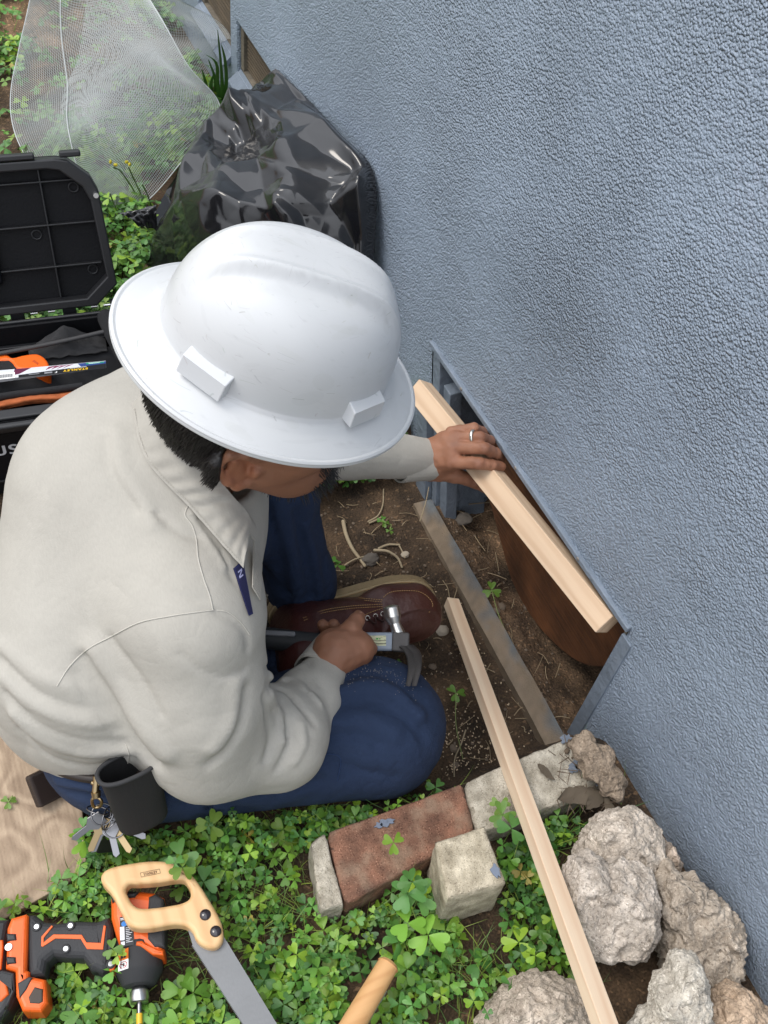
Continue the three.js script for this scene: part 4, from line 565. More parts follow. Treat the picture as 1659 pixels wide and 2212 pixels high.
// ---- hammer in the right hand
{
  const d0 = 1.565, P = (u, v, d = d0) => atD(u, v, d), T = thing('hammer', 'claw hammer with black rubber grip held in the worker\'s hand above the boot', 'hammer', P(700, 1386));
  const steel = std({ color: lin(0.17, 0.16, 0.155), metalness: 0.9, roughness: 0.36, map: rep(clothTint, 4), bumpMap: rep(soilBump, 8), bumpScale: 0.0005 });
  const worn = std({ color: lin(0.72, 0.70, 0.66), metalness: 0.95, roughness: 0.3 }), blue = std({ color: lin(0.24, 0.28, 0.34), roughness: 0.5 }), black = std({ color: lin(0.022, 0.024, 0.027), roughness: 0.7 });
  const X = P(850, 1385).sub(P(560, 1377)).normalize(), view = EYE.clone().sub(P(700, 1386)).normalize(), Y = view.clone().addScaledVector(X, -view.dot(X)).normalize(), Z = X.clone().cross(Y); // Z points down in the picture
  const bar = (a, b, w, h, r) => { const L0 = a.distanceTo(b), g = box(L0, h, w, r, 4); const x = b.clone().sub(a).normalize(), y = view.clone().addScaledVector(x, -view.dot(x)).normalize(), z = x.clone().cross(y); return g.applyMatrix4(M4(a.clone().lerp(b, 0.5), x, y, z)); };
  const grip = wpart('grip', taper([[P(552, 1374), 0.0155], [P(590, 1380), 0.0175], [P(650, 1386), 0.0160], [P(690, 1388), 0.0150], [P(718, 1388), 0.0165]], 40, 18), black, T);
  wpart('grip_inlay', bar(P(556, 1366, d0 - 0.0148), P(638, 1370, d0 - 0.0152), 0.0085, 0.006, 0.003), std({ color: lin(0.16, 0.165, 0.18), roughness: 0.6 }), grip);
  const shaft = wpart('shaft', bar(P(715, 1387), P(851, 1386), 0.029, 0.022, 0.005), blue, T);
  const lab = canvasTex(256, 128, (g, w, h) => { g.fillStyle = '#c9c9a4'; g.fillRect(0, 0, w, h); g.fillStyle = '#5b5a45'; g.fillRect(0, 58, w, 8); g.fillRect(0, 96, w, 12); g.fillStyle = '#6f6c58'; for (let i = 0; i < 60; i++) g.fillRect((i * 97) % w, (i * 53) % h, 10 + (i * 7) % 22, 3); g.fillStyle = '#3c9a34'; g.fillRect(150, 30, 22, 20); g.fillRect(180, 34, 16, 14); });
  { const o = P(782, 1373, d0 - 0.0118), a = P(834, 1373, d0 - 0.0118), b = P(834, 1395, d0 - 0.0118), c = P(782, 1395, d0 - 0.0118); wpart('label', quad(c, b, a, o), std({ map: lab, roughness: 0.5 }), shaft); }
  const head = wpart('head', [bar(P(846, 1386), P(884, 1388), 0.031, 0.027, 0.004)], steel, T);
  wpart('striking_face', [cyl(P(862, 1372), P(852, 1344), 0.0105, 0.0085, 24), cyl(P(852, 1346), P(848, 1331), 0.0092, 0.0135, 24), cyl(P(848, 1331), P(845, 1314), 0.0135, 0.0132, 24), new THREE.SphereGeometry(0.0128, 20, 10).scale(1, 0.4, 1).applyQuaternion(new THREE.Quaternion().setFromUnitVectors(V3(0, 1, 0), P(845, 1314).sub(P(848, 1331)).normalize())).translate(P(845, 1314).x, P(845, 1314).y, P(845, 1314).z)], worn, head);
  for (const s of [-1, 1]) { // the two tines curve down and away
    const c = [[872, 1392, 0], [890, 1408, -0.025], [896, 1440, -0.065], [888, 1482, -0.10]].map(([u, v, d]) => P(u + s * 6.5, v, d0 + d)); const cc = new THREE.CatmullRomCurve3(c), f = (u, v) => { const t = cc.getPoint(v), w = lerp(0.0105, 0.0035, v), h = lerp(0.012, 0.0016, Math.pow(v, 0.7)), th = u * Math.PI * 2; return t.addScaledVector(X, Math.cos(th) * w).addScaledVector(Y, Math.sin(th) * h); };
    wpart('claw', sheet(f, 20, 24), steel, head);
  }
}
// ---- pouch and keys on the belt
{
  const a = atD(272, 1640, 1.262), b = atD(312, 1778, 1.335), nyl = std({ color: lin(0.012, 0.012, 0.013), roughness: 0.75, bumpMap: rep(dataTex(256, 256, (u, v) => 0.5 + 0.5 * Math.sin((u * 2 + v) * 60 * 6.283) * Math.sin(v * 60 * 6.283)), 10), bumpScale: 0.001 });
  const T = thing('belt_pouch', 'black nylon tool pouch hanging from the worker\'s belt above the clover', 'pouch', b.clone());
  const z = b.clone().sub(a).normalize(), x = V3(1, 0.1, -0.15).addScaledVector(z, -V3(1, 0.1, -0.15).dot(z)).normalize(), y = z.clone().cross(x);
  const ring = (t, kx, ky, open) => { const n = 40, l = a.distanceTo(b); return (u, v) => { const th = u * Math.PI * 2, c = Math.cos(th), s = Math.sin(th), q = 0.78; const ex = Math.sign(c) * Math.pow(Math.abs(c), q), ey = Math.sign(s) * Math.pow(Math.abs(s), q), w = v < 0.9 ? 1 : Math.sqrt(Math.max(0, 1 - ((v - 0.9) / 0.1) ** 2)) * 0.9 + 0.1; return a.clone().addScaledVector(z, l * lerp(t, 1, v)).addScaledVector(x, ex * (kx + 0.004) * w * lerp(1, 0.86, v)).addScaledVector(y, ey * ky * w); }; };
  const sh = wpart('sheath', boxUV(sheet(ring(0.10, 0.034, 0.021), 60, 30)), nyl, T);
  const rim = []; for (let i = 0; i < 40; i++) rim.push(ring(0.10, 0.035, 0.022)(i / 40, 0.004)); wpart('binding', tube(rim, 0.0032, 60, 6, true), std({ color: lin(0.03, 0.03, 0.032), roughness: 0.8 }), sh);
  const K = atD(225, 1750, 1.34), KT = thing('key_ring', 'bunch of steel keys on a brass snap hook at the worker\'s belt', 'keys', K);
  const brass = std({ color: lin(0.36, 0.27, 0.15), metalness: 1, roughness: 0.35 }), st = std({ color: lin(0.22, 0.22, 0.23), metalness: 1, roughness: 0.32 });
  const k = (u, v, d = 1.37) => atD(u, v, d);
  wpart('snap_hook', [tube([k(208, 1676, 1.30), k(208, 1690, 1.30), k(206, 1712, 1.30)], 0.0045, 16, 8), tube([k(198, 1690, 1.30), k(208, 1694, 1.30), k(222, 1690, 1.30)], 0.003, 12, 8), cyl(k(207, 1710, 1.30), k(208, 1722, 1.301), 0.0065, 0.0055, 14), tube([k(200, 1726, 1.30), k(208, 1722, 1.30), k(218, 1728, 1.30), k(216, 1742, 1.31), k(204, 1744, 1.31)], 0.0022, 24, 8, true)], brass, KT);
  reseed(5); for (let i = 0; i < 5; i++) { const c = k(212 + i * 9, 1750 + i * 9, 1.315 + i * 0.006), r = rr(0.010, 0.0165), t = new THREE.TorusGeometry(r, 0.0011, 8, 36); t.rotateX(rr(-1.2, 1.2)).rotateY(rr(-1.2, 1.2)).translate(c.x, c.y, c.z); wpart('split_ring', t, st, KT); }
  for (let i = 0; i < 6; i++) { const o = k(222 + i * 4, 1762 + i * 3, 1.335 + i * 0.003), g = new THREE.ExtrudeGeometry(new THREE.Shape([[-0.009, 0], [0.009, 0], [0.011, 0.016], [0.004, 0.024], [0.004, 0.046], [0.0015, 0.05], [-0.004, 0.047], [-0.004, 0.024], [-0.011, 0.016]].map(([p, q]) => new THREE.Vector2(p, q))), { depth: 0.0016, bevelEnabled: true, bevelSize: 0.0004, bevelThickness: 0.0004, bevelSegments: 1 }); g.rotateZ(2.2 + i * 0.34 + rr(-0.2, 0.2)).rotateX(-1.0 + rr(-0.4, 0.4)).rotateY(rr(-0.4, 0.4)).translate(o.x, o.y, o.z); wpart('key', g, i % 3 === 1 ? brass : st, KT); }
  { const A = k(236, 1786, 1.35), B2 = k(226, 1838, 1.38), d = B2.clone().sub(A), g = box(0.026, d.length(), 0.011, 0.005, 3), yv = d.clone().normalize(), xv = V3(1, 0.2, 0.1).addScaledVector(yv, -V3(1, 0.2, 0.1).dot(yv)).normalize(); g.applyMatrix4(M4(A.clone().lerp(B2, 0.5), xv, yv, xv.clone().cross(yv))); wpart('key_fob', g, phys({ color: lin(0.01, 0.01, 0.011), roughness: 0.45 }), KT); }
}

{ // sawdust clinging to the knee
  reseed(71); const list = []; for (let i = 0; i < 130; i++) { const t = rnd(), p = onField(lerp(745, 905, t) + rr(-14, 14), lerp(1462, 1492, t) - 26 * Math.sin(t * 3.1) + rr(-1, 1) * rr(-10, 45), trouserF, 0.0012); if (p.y < 0.0) continue; const b = new THREE.BoxGeometry(rr(0.0005, 0.0016), rr(0.0004, 0.0008), rr(0.0005, 0.0013)); b.rotateX(rr(0, 3)).rotateY(rr(0, 3)).translate(p.x, p.y, p.z); list.push(b); }
  stuff(wpart('clinging_sawdust', list, std({ color: lin(0.20, 0.19, 0.18), roughness: 0.9 }), WORKER));
}
// ---------------------------------------------------------------- lumber
function woodTex(base, dark, rings, seedz) { return dataTex(512, 512, (u, v) => { const w = tfbm(u, v, 4, 3, seedz) * 0.35, l = (v + w * 0.18 + 0.05 * noise(u * 2, v * 4, seedz, 2)) * rings; const r = Math.pow(0.5 + 0.5 * Math.sin(l * 6.283 + noise(u * 8, v * 16, 3, 8)), 2.2), f = noise(u * 16, v * 256, 5, 256) * 0.5 + 0.5; const k = clamp(0.42 * r + 0.22 * f + 0.25 * tfbm(u, v, 8, 4)); return base.map((b, i) => lerp(b, dark[i], k)); }, true); }
const pine = std({ color: lin(1, 1, 1), roughness: 0.72, map: rep(woodTex([0.86, 0.755, 0.64], [0.74, 0.61, 0.49], 5, 2), 0.9, 7), bumpMap: rep(woodTex([0.6, 0.6, 0.6], [0.4, 0.4, 0.4], 9, 4), 1.4, 9), bumpScale: 0.0005 });
const pine2 = std({ color: lin(1, 1, 1), roughness: 0.72, map: rep(woodTex([0.89, 0.805, 0.70], [0.79, 0.65, 0.53], 4, 8), 0.8, 8), bumpMap: pine.bumpMap, bumpScale: 0.0004 });
// a rectangular bar between two points: w along the normal nw, h across it
function stickGeo(a, b, w, h, nw, r = 0.0016, n = 40) {
  const x = b.clone().sub(a), len = x.length(); x.normalize(); const y = nw.clone().addScaledVector(x, -nw.dot(x)).normalize(), z = x.clone().cross(y); const g = new RoundedBoxGeometry(len, h, w, 2, r), p = g.attributes.position, uv = new Float32Array(p.count * 2), nn = g.attributes.normal;
  for (let i = 0; i < p.count; i++) { const px = p.getX(i), py = p.getY(i), pz = p.getZ(i), side = Math.abs(nn.getY(i)) > Math.abs(nn.getZ(i)); uv[i * 2] = px; uv[i * 2 + 1] = side ? pz + 0.2 : py; if (Math.abs(px) > len / 2 - 0.003) p.setX(i, px + 0.0022 * noise(py * 300, pz * 300, px > 0 ? 1 : 9)); }
  g.setAttribute('uv', new THREE.BufferAttribute(uv, 2)); g.applyMatrix4(M4(a.clone().lerp(b, 0.5), x, y, z)); return g;
}
{
  const a = atD(905, 841, 1.79), b = atD(1317, 1349, 1.505);
  const T = thing('wood_batten', 'pale square batten with chipped end held under the opening\'s upper edge', 'batten', b);
  wpart('batten', stickGeo(a, b, 0.038, 0.038, V3(-0.8, 0.6, 0)), pine, T);
  // splinters at the sawn far end
  reseed(3); const sp = []; for (let i = 0; i < 22; i++) { const o = a.clone().add(V3(rr(-0.016, 0.016), rr(-0.018, 0.012), rr(-0.004, 0.004))); sp.push(cyl(o, o.clone().add(V3(rr(-0.004, 0.002), rr(-0.002, 0.004), -rr(0.002, 0.007))), 0.0006, 0.0002, 4)); } stuff(wpart('splinters', sp, pine2, T));
  const p = atD(975, 1301, 1.84), q = atD(1338, 2300, 1.12), T2 = thing('wood_batten', 'long thin pale batten resting across the bricks beside the rubble', 'batten', p);
  const view = EYE.clone().sub(atD(1130, 1700, 1.5)).normalize(); wpart('batten', stickGeo(p, q, 0.0235, 0.0215, view.clone().add(V3(0.42, 0, 0.12)), 0.0014), pine2, T2);
}
// ---------------------------------------------------------------- plywood sheet under the worker
{
  const BR = atY(190, 1886, 0.014), e1 = atY(178, 1700, 0.014).sub(BR).normalize(), e2 = atY(0, 1992, 0.014).sub(BR).normalize(); const at = (s, t) => BR.clone().addScaledVector(e1, s).addScaledVector(e2, t);
  const ply = std({ roughness: 0.85, map: rep(dataTex(1024, 1024, (u, v) => { const w = tfbm(u, v, 3, 4, 6) * 1.1, l = (u * 0.7 + w * 0.5) * 16 + 2 * noise(u * 3, v * 2, 1, 3), r = 0.5 + 0.5 * Math.sin(l * 6.283), f = noise(u * 220, v * 14, 5, 220), m = tfbm(u, v, 5, 5, 2), k = clamp(0.3 + 0.55 * (r - 0.5) + 0.3 * f + 0.7 * m); const b = [0.68, 0.60, 0.51], d = [0.50, 0.425, 0.35]; const dirt = sstep(0.28, 0.45, tfbm(u, v, 8, 5, 11)); return b.map((x, i) => lerp(lerp(x, d[i], k), [0.36, 0.29, 0.22][i], dirt * 0.6)); }, true), 1.3), bumpMap: rep(soilBump, 2), bumpScale: 0.002 });
  const T = thing('plywood_sheet', 'weathered plywood sheet on the ground under the worker', 'plywood', BR);
  wpart('panel', boxUV(slabY([at(0, 0), at(0.5, 0.01), at(0.5, 0.62), at(-0.005, 0.6)], 0.006, 0.020, 0.0015), 1), ply, T);
  const edge = std({ color: lin(0.09, 0.055, 0.03), roughness: 0.9 });
  for (const y of [0.0075, 0.0125]) wpart('ply', slabY([at(-0.0012, -0.0012), at(0.5, 0.0088), at(0.5, 0.02), at(0.01, 0.02)], y, y + 0.003, 0.0005), edge, T);
}
// ---------------------------------------------------------------- bricks
const concreteTint = dataTex(512, 512, (u, v) => { const s = 0.70 + 0.34 * tfbm(u, v, 8, 5), p = noise(u * 90, v * 90, 3, 90), q = noise(u * 130, v * 130, 8, 130); const k = (p > 0.42 ? -0.16 : 0) + (q > 0.45 ? 0.14 : 0); return [s + k + 0.01, s + k - 0.02, s + k - 0.075]; }, true);
const redTint = dataTex(512, 512, (u, v) => { const s = 0.85 + 0.6 * tfbm(u, v, 6, 5), p = noise(u * 100, v * 100, 3, 100), k = p > 0.48 ? 0.18 : p < -0.42 ? -0.16 : 0; const d = sstep(-0.1, 0.3, tfbm(u, v, 5, 5, 9)) * 0.6; return [lerp(0.56 * s + k, 0.60, d), lerp(0.40 * s + k * 0.9, 0.52, d), lerp(0.32 * s + k * 0.8, 0.44, d)]; }, true);
const grit = dataTex(512, 512, (u, v) => 0.5 + 0.5 * tfbm(u, v, 24, 4) - 0.35 * Math.max(0, noise(u * 70, v * 70, 5, 70) - 0.2));
const concrete = std({ color: lin(0.84, 0.83, 0.80), roughness: 0.95, map: rep(concreteTint, 5), bumpMap: rep(grit, 6), bumpScale: 0.004 });
const redBrick = std({ roughness: 0.92, map: rep(redTint, 5), bumpMap: rep(grit, 6), bumpScale: 0.003 });
// a block with worn edges: four top corners going round, its own thickness
function roughBlock(c, th, wear, n = 26, dir = V3(0, -1, 0), sd = 0) {
  const g = mergeVertices((() => { const b = new THREE.BoxGeometry(1, 1, 1, n, Math.max(4, Math.round(n * 0.5)), n); b.deleteAttribute('uv'); b.deleteAttribute('normal'); return b; })(), 1e-5); const p = g.attributes.position;
  for (let i = 0; i < p.count; i++) { let x = p.getX(i) * 2, y = p.getY(i) * 2, z = p.getZ(i) * 2; const L0 = Math.hypot(x, y, z); const ex = [Math.abs(x), Math.abs(y), Math.abs(z)].sort((a, b) => b - a); const cut = 0.045 * Math.max(0, ex[1] - 0.82) / 0.18; x *= 1 - cut; y *= 1 - cut; z *= 1 - cut; const u = (x + 1) / 2, v = (z + 1) / 2, t = (1 - y) / 2; const top = c[0].clone().lerp(c[1], u).lerp(c[3].clone().lerp(c[2], u), v); top.addScaledVector(dir, th * t); p.setXYZ(i, top.x, top.y, top.z); }
  g.computeVertexNormals(); displace(g, (q, m) => wear * (1.3 * fbm(q.x * 22 + sd, q.y * 22, q.z * 22, 3) + 0.5 * fbm(q.x * 90 + sd, q.y * 90, q.z * 90, 3))); return boxUV(g);
}
{
  const y = 0.058, P = (u, v, h = y) => atY(u, v, h);
  const red = thing('red_brick', 'worn red clay brick flecked with blue paint, second from the left in the edging row', 'brick', P(860, 1830, 0)); wpart('brick', roughBlock([P(704, 1797), P(1000, 1690), P(1028, 1797), P(747, 1956)], 0.068, 0.0022), redBrick, red);
  reseed(8); { const blot = []; for (let i = 0; i < 3; i++) { const c = P(818 + i * 12, 1784 - i * 4), r = rr(0.006, 0.010); const pts = []; for (let k = 0; k < 14; k++) { const t = k / 14 * 6.283; pts.push(V3(c.x + Math.cos(t) * r * rr(0.5, 1.25), 0, c.z + Math.sin(t) * r * rr(0.4, 1))); } blot.push(slabY(pts, y + 0.001, y + 0.0035, 0.0003)); } wpart('paint_spot', blot, std({ color: lin(0.16, 0.19, 0.25), roughness: 0.6 }), red); }
  const mort = thing('mortar_end', 'grey mortar lump on the left end of the brick edging', 'mortar', P(700, 1880, 0)); wpart('mortar', roughBlock([P(668, 1822), P(702, 1798), P(745, 1957), P(693, 1966)], 0.066, 0.004, 22, V3(0, -1, 0), 4), concrete, mort);
  const con = thing('concrete_brick', 'grey concrete brick half covered with dead leaves where the edging meets the wall', 'brick', P(1150, 1720, 0)); wpart('brick', roughBlock([P(1004, 1689), P(1232, 1588), P(1352, 1682), P(1032, 1803)], 0.07, 0.004, 34, V3(0, -1, 0), 9), concrete, con);
  const blk = thing('concrete_brick', 'pale concrete brick standing on end in front of the red brick', 'brick', atY(1030, 2040, 0)); const h = 0.128;
  wpart('brick', roughBlock([P(938, 1817, h), P(1048, 1780, h), P(1096, 1906, h), P(966, 1942, h)], 0.128, 0.0026, 26, V3(0.04, -1, 0.02), 2), std({ roughness: 0.95, color: lin(0.95, 0.91, 0.81), map: concrete.map, bumpMap: concrete.bumpMap, bumpScale: 0.003 }), blk);
  { reseed(77); const blot = []; for (const [u, v, r0] of [[1250, 1650, 0.016], [1262, 1640, 0.011], [1240, 1662, 0.010], [1300, 1690, 0.013], [1222, 1597, 0.010], [1310, 1680, 0.009]]) { const c = P(u, v), pts = []; for (let k = 0; k < 18; k++) { const t = k / 18 * 6.283; pts.push(V3(c.x + Math.cos(t) * r0 * rr(0.5, 1.2), 0, c.z + Math.sin(t) * r0 * rr(0.4, 0.9))); } blot.push(slabY(smoothLoop(pts, 40), y + 0.001, y + 0.0034, 0.0004)); } wpart('paint_spot', blot, std({ color: lin(0.17, 0.20, 0.25), roughness: 0.6, bumpMap: rep(grit, 6), bumpScale: 0.002 }), con); }
  { const c = atY(1070, 1880, h + 0.002), pts = []; for (let k = 0; k < 16; k++) { const t = k / 16 * 6.283; pts.push(V3(c.x + Math.cos(t) * 0.006 * rr(0.5, 1.2), 0, c.z + Math.sin(t) * 0.012 * rr(0.5, 1))); } wpart('paint_spot', slabY(pts, h, h + 0.0032, 0.0003), std({ color: lin(0.16, 0.19, 0.25), roughness: 0.6 }), blk); }
  // dead leaves and crumbs on the last brick
  reseed(21); const leafM = std({ color: lin(0.19, 0.15, 0.105), roughness: 0.9, side: THREE.DoubleSide, bumpMap: rep(weave, 1), bumpScale: 0.002 }); const leaf = (p, s, yaw) => { const cy = rr(20, 60); const g = sheet((u, v) => { const x = (u - 0.5) * 2, w = Math.sin(Math.PI * Math.pow(v, 0.8)) * (0.17 + 0.08 * noise(v * 7, cy, x > 0 ? 1 : 4)); return V3(x * w * s, 0.05 * s * x * x * Math.sin(v * 5 + 1) + 0.05 * s * Math.sin(v * 4 + cy) + 0.02 * s * noise(u * 5, v * 5, cy), (v - 0.5) * s); }, 8, 12); g.rotateY(yaw).rotateZ(rr(-0.2, 0.2)).translate(p.x, p.y, p.z); return g; };
  for (const [u, v, s, yw, lb] of [[1262, 1718, 0.085, 1.35, 'longest tan dead leaf hanging over the grey brick\'s edge'], [1290, 1725, 0.055, 1.9, 'dead leaf between the longest leaf and the wall'], [1180, 1668, 0.035, 0.4, 'small dead leaf farthest up on the grey brick'], [1316, 1742, 0.045, 2.9, 'dead leaf lying against the foot of the wall']]) { const p = P(u, v, y + 0.010), T = thing('dead_leaf', lb, 'dead leaf', p, 'dead leaves on the grey brick'); wpart('blade', leaf(p, s, yw), leafM, T); }
  const crumbs = []; for (let i = 0; i < 170; i++) { const t = rnd(), p = P(lerp(1238, 1335, t) + rr(-22, 22), lerp(1602, 1690, t) + rr(-14, 26), y + 0.002), r = rr(0.001, 0.0048); const g = new THREE.IcosahedronGeometry(r, 0); g.scale(1, 0.7, rr(0.7, 1.6)).rotateY(rr(0, 3)).translate(p.x, p.y, p.z); crumbs.push(g); } for (let i = 0; i < 60; i++) { const p = P(rr(1200, 1325), rr(1600, 1740), y + 0.009), q = p.clone().add(V3(rr(-0.03, 0.03), rr(-0.004, 0.01), rr(-0.03, 0.03))); crumbs.push(cyl(p, q, 0.0009, 0.0005, 4)); }
  tag(stuff(mesh('dirt_crumbs', crumbs, std({ color: lin(0.13, 0.095, 0.065), roughness: 0.95 }))), 'earth crumbs and dry bits on the brick end at the wall', 'debris');
}
// ---------------------------------------------------------------- rubble: broken concrete lumps
const rubbleTint = dataTex(512, 512, (u, v) => { const s = 0.71 + 0.36 * tfbm(u, v, 8, 6), p = noise(u * 60, v * 60, 3, 60), k = p > 0.4 ? 0.10 : p < -0.4 ? -0.13 : 0; return [s + k + 0.01, s + k - 0.025, s + k - 0.06]; }, true);
function lump(name, label, outline, d, th, col, sd, rough = 1) {
  const c = outline.reduce((a, p) => [a[0] + p[0] / outline.length, a[1] + p[1] / outline.length], [0, 0]), s = d / FOCAL;
  const pol = outline.map(([u, v]) => [Math.atan2(-(v - c[1]), u - c[0]), Math.hypot(u - c[0], v - c[1]) * s]).sort((a, b) => a[0] - b[0]);
  const rad = (t) => { for (let i = 0; i < pol.length; i++) { const [a, ra] = pol[i], [b, rb] = pol[(i + 1) % pol.length], bb = i === pol.length - 1 ? b + 6.2831853 : b, tt = t < pol[0][0] ? t + 6.2831853 : t; if (tt >= a && tt <= bb) { const k = (tt - a) / (bb - a + 1e-9); return lerp(ra, rb, k * k * (3 - 2 * k)); } } return pol[0][1]; };
  const X = V3(1, 0, 0).applyQuaternion(camera.quaternion), Y = V3(0, 1, 0).applyQuaternion(camera.quaternion), Z = X.clone().cross(Y), o = atD(c[0], c[1], d + th * 0.35);
  let g = new THREE.IcosahedronGeometry(1, 46); g.deleteAttribute('uv'); g.deleteAttribute('normal'); g = mergeVertices(g, 1e-5); const p = g.attributes.position;
  reseed(900 + sd); const cuts = Array.from({ length: 11 }, () => { const a = rr(0, 6.283), e = rr(-0.25, 1.0), c2 = Math.sqrt(Math.max(0, 1 - e * e)); return [Math.cos(a) * c2, Math.sin(a) * c2, e, rr(0.66, 0.90)]; });
  for (let i = 0; i < p.count; i++) { let x = p.getX(i), y = p.getY(i), z = p.getZ(i), cf = 1; const t = Math.atan2(y, x); for (const [a, b, c2, d2] of cuts) { const q = x * a + y * b + z * c2; if (q > d2) cf = Math.min(cf, d2 / q); } cf = lerp(1, cf, 0.85); x *= lerp(1, cf, Math.abs(z)); y *= lerp(1, cf, Math.abs(z)); z *= cf; const rho = Math.hypot(x, y); const zz = z > 0 ? Math.min(z, 0.72 + 0.1 * noise(x * 2 + sd, y * 2, 1)) / 0.8 : z; const rr2 = Math.pow(rho, 0.62) * rad(t); const f = rho > 1e-6 ? rr2 / rho : 0; const q = o.clone().addScaledVector(X, x * f).addScaledVector(Y, y * f).addScaledVector(Z, zz * th); p.setXYZ(i, q.x, q.y, q.z); }
  g.computeVertexNormals(); displace(g, (q) => rough * (0.007 * fbm(q.x * 22 + sd, q.y * 22, q.z * 22, 4) + 0.009 * fbm(q.x * 80 + sd, q.y * 70, q.z * 70, 4) - 0.010 * Math.max(0, noise(q.x * 55, q.y * 55 + sd, q.z * 55) - 0.15)));
  const T = thing('concrete_rubble', label, 'rubble', V3(o.x, 0.0, o.z)); wpart('lump', boxUV(g), std({ color: col, roughness: 0.96, map: rep(rubbleTint, 5), bumpMap: rep(grit, 7), bumpScale: 0.005 }), T);
}
lump('r', 'topmost rubble lump at the wall, just below the dead leaves', [[1236, 1846], [1262, 1800], [1300, 1762], [1340, 1746], [1400, 1764], [1428, 1798], [1434, 1850], [1405, 1886], [1370, 1880], [1310, 1890], [1262, 1888]], 1.40, 0.05, lin(0.98, 0.95, 0.89), 1);
lump('r', 'broad flat rubble lump beside the long batten', [[1203, 1910], [1232, 1852], [1266, 1838], [1310, 1866], [1350, 1850], [1405, 1880], [1426, 1960], [1415, 2030], [1380, 2066], [1325, 2070], [1268, 2058], [1240, 2000], [1222, 1960]], 1.335, 0.05, lin(0.92, 0.895, 0.85), 12);
lump('r', 'long crumbly rubble lump leaning against the stucco wall', [[1408, 1892], [1436, 1858], [1480, 1886], [1540, 1935], [1602, 2002], [1602, 2060], [1594, 2110], [1608, 2165], [1545, 2180], [1490, 2140], [1425, 2080], [1425, 1990]], 1.37, 0.055, lin(0.80, 0.75, 0.67), 23, 1.5);
lump('r', 'pale pointed rubble lump at the bottom edge near the wall', [[1362, 2240], [1405, 2180], [1440, 2100], [1468, 2056], [1502, 2062], [1512, 2100], [1534, 2190], [1536, 2290], [1400, 2310]], 1.245, 0.045, lin(1.05, 1.07, 1.02), 34);
lump('r', 'tan rubble lump in the corner below the crumbly one', [[1525, 2170], [1575, 2128], [1622, 2148], [1660, 2212], [1664, 2300], [1540, 2310]], 1.27, 0.045, lin(0.92, 0.76, 0.60), 45);
lump('r', 'rounded rubble lump at the bottom edge left of the long batten', [[1022, 2240], [1058, 2172], [1108, 2126], [1162, 2108], [1232, 2118], [1270, 2152], [1300, 2222], [1290, 2330], [1050, 2340]], 1.27, 0.055, lin(0.88, 0.83, 0.75), 56);
lump('r', 'small rubble lump wedged behind the larger ones at the wall', [[1418, 1850], [1440, 1822], [1462, 1850], [1470, 1890], [1440, 1900], [1420, 1885]], 1.42, 0.03, lin(0.95, 0.85, 0.75), 67);
lump('r', 'dirt crusted mortar lump between the grey brick and the stucco wall', [[1232, 1600], [1264, 1578], [1300, 1606], [1330, 1650], [1352, 1700], [1340, 1738], [1312, 1722], [1286, 1690], [1252, 1650]], 1.475, 0.02, lin(0.52, 0.45, 0.37), 78, 0.8);
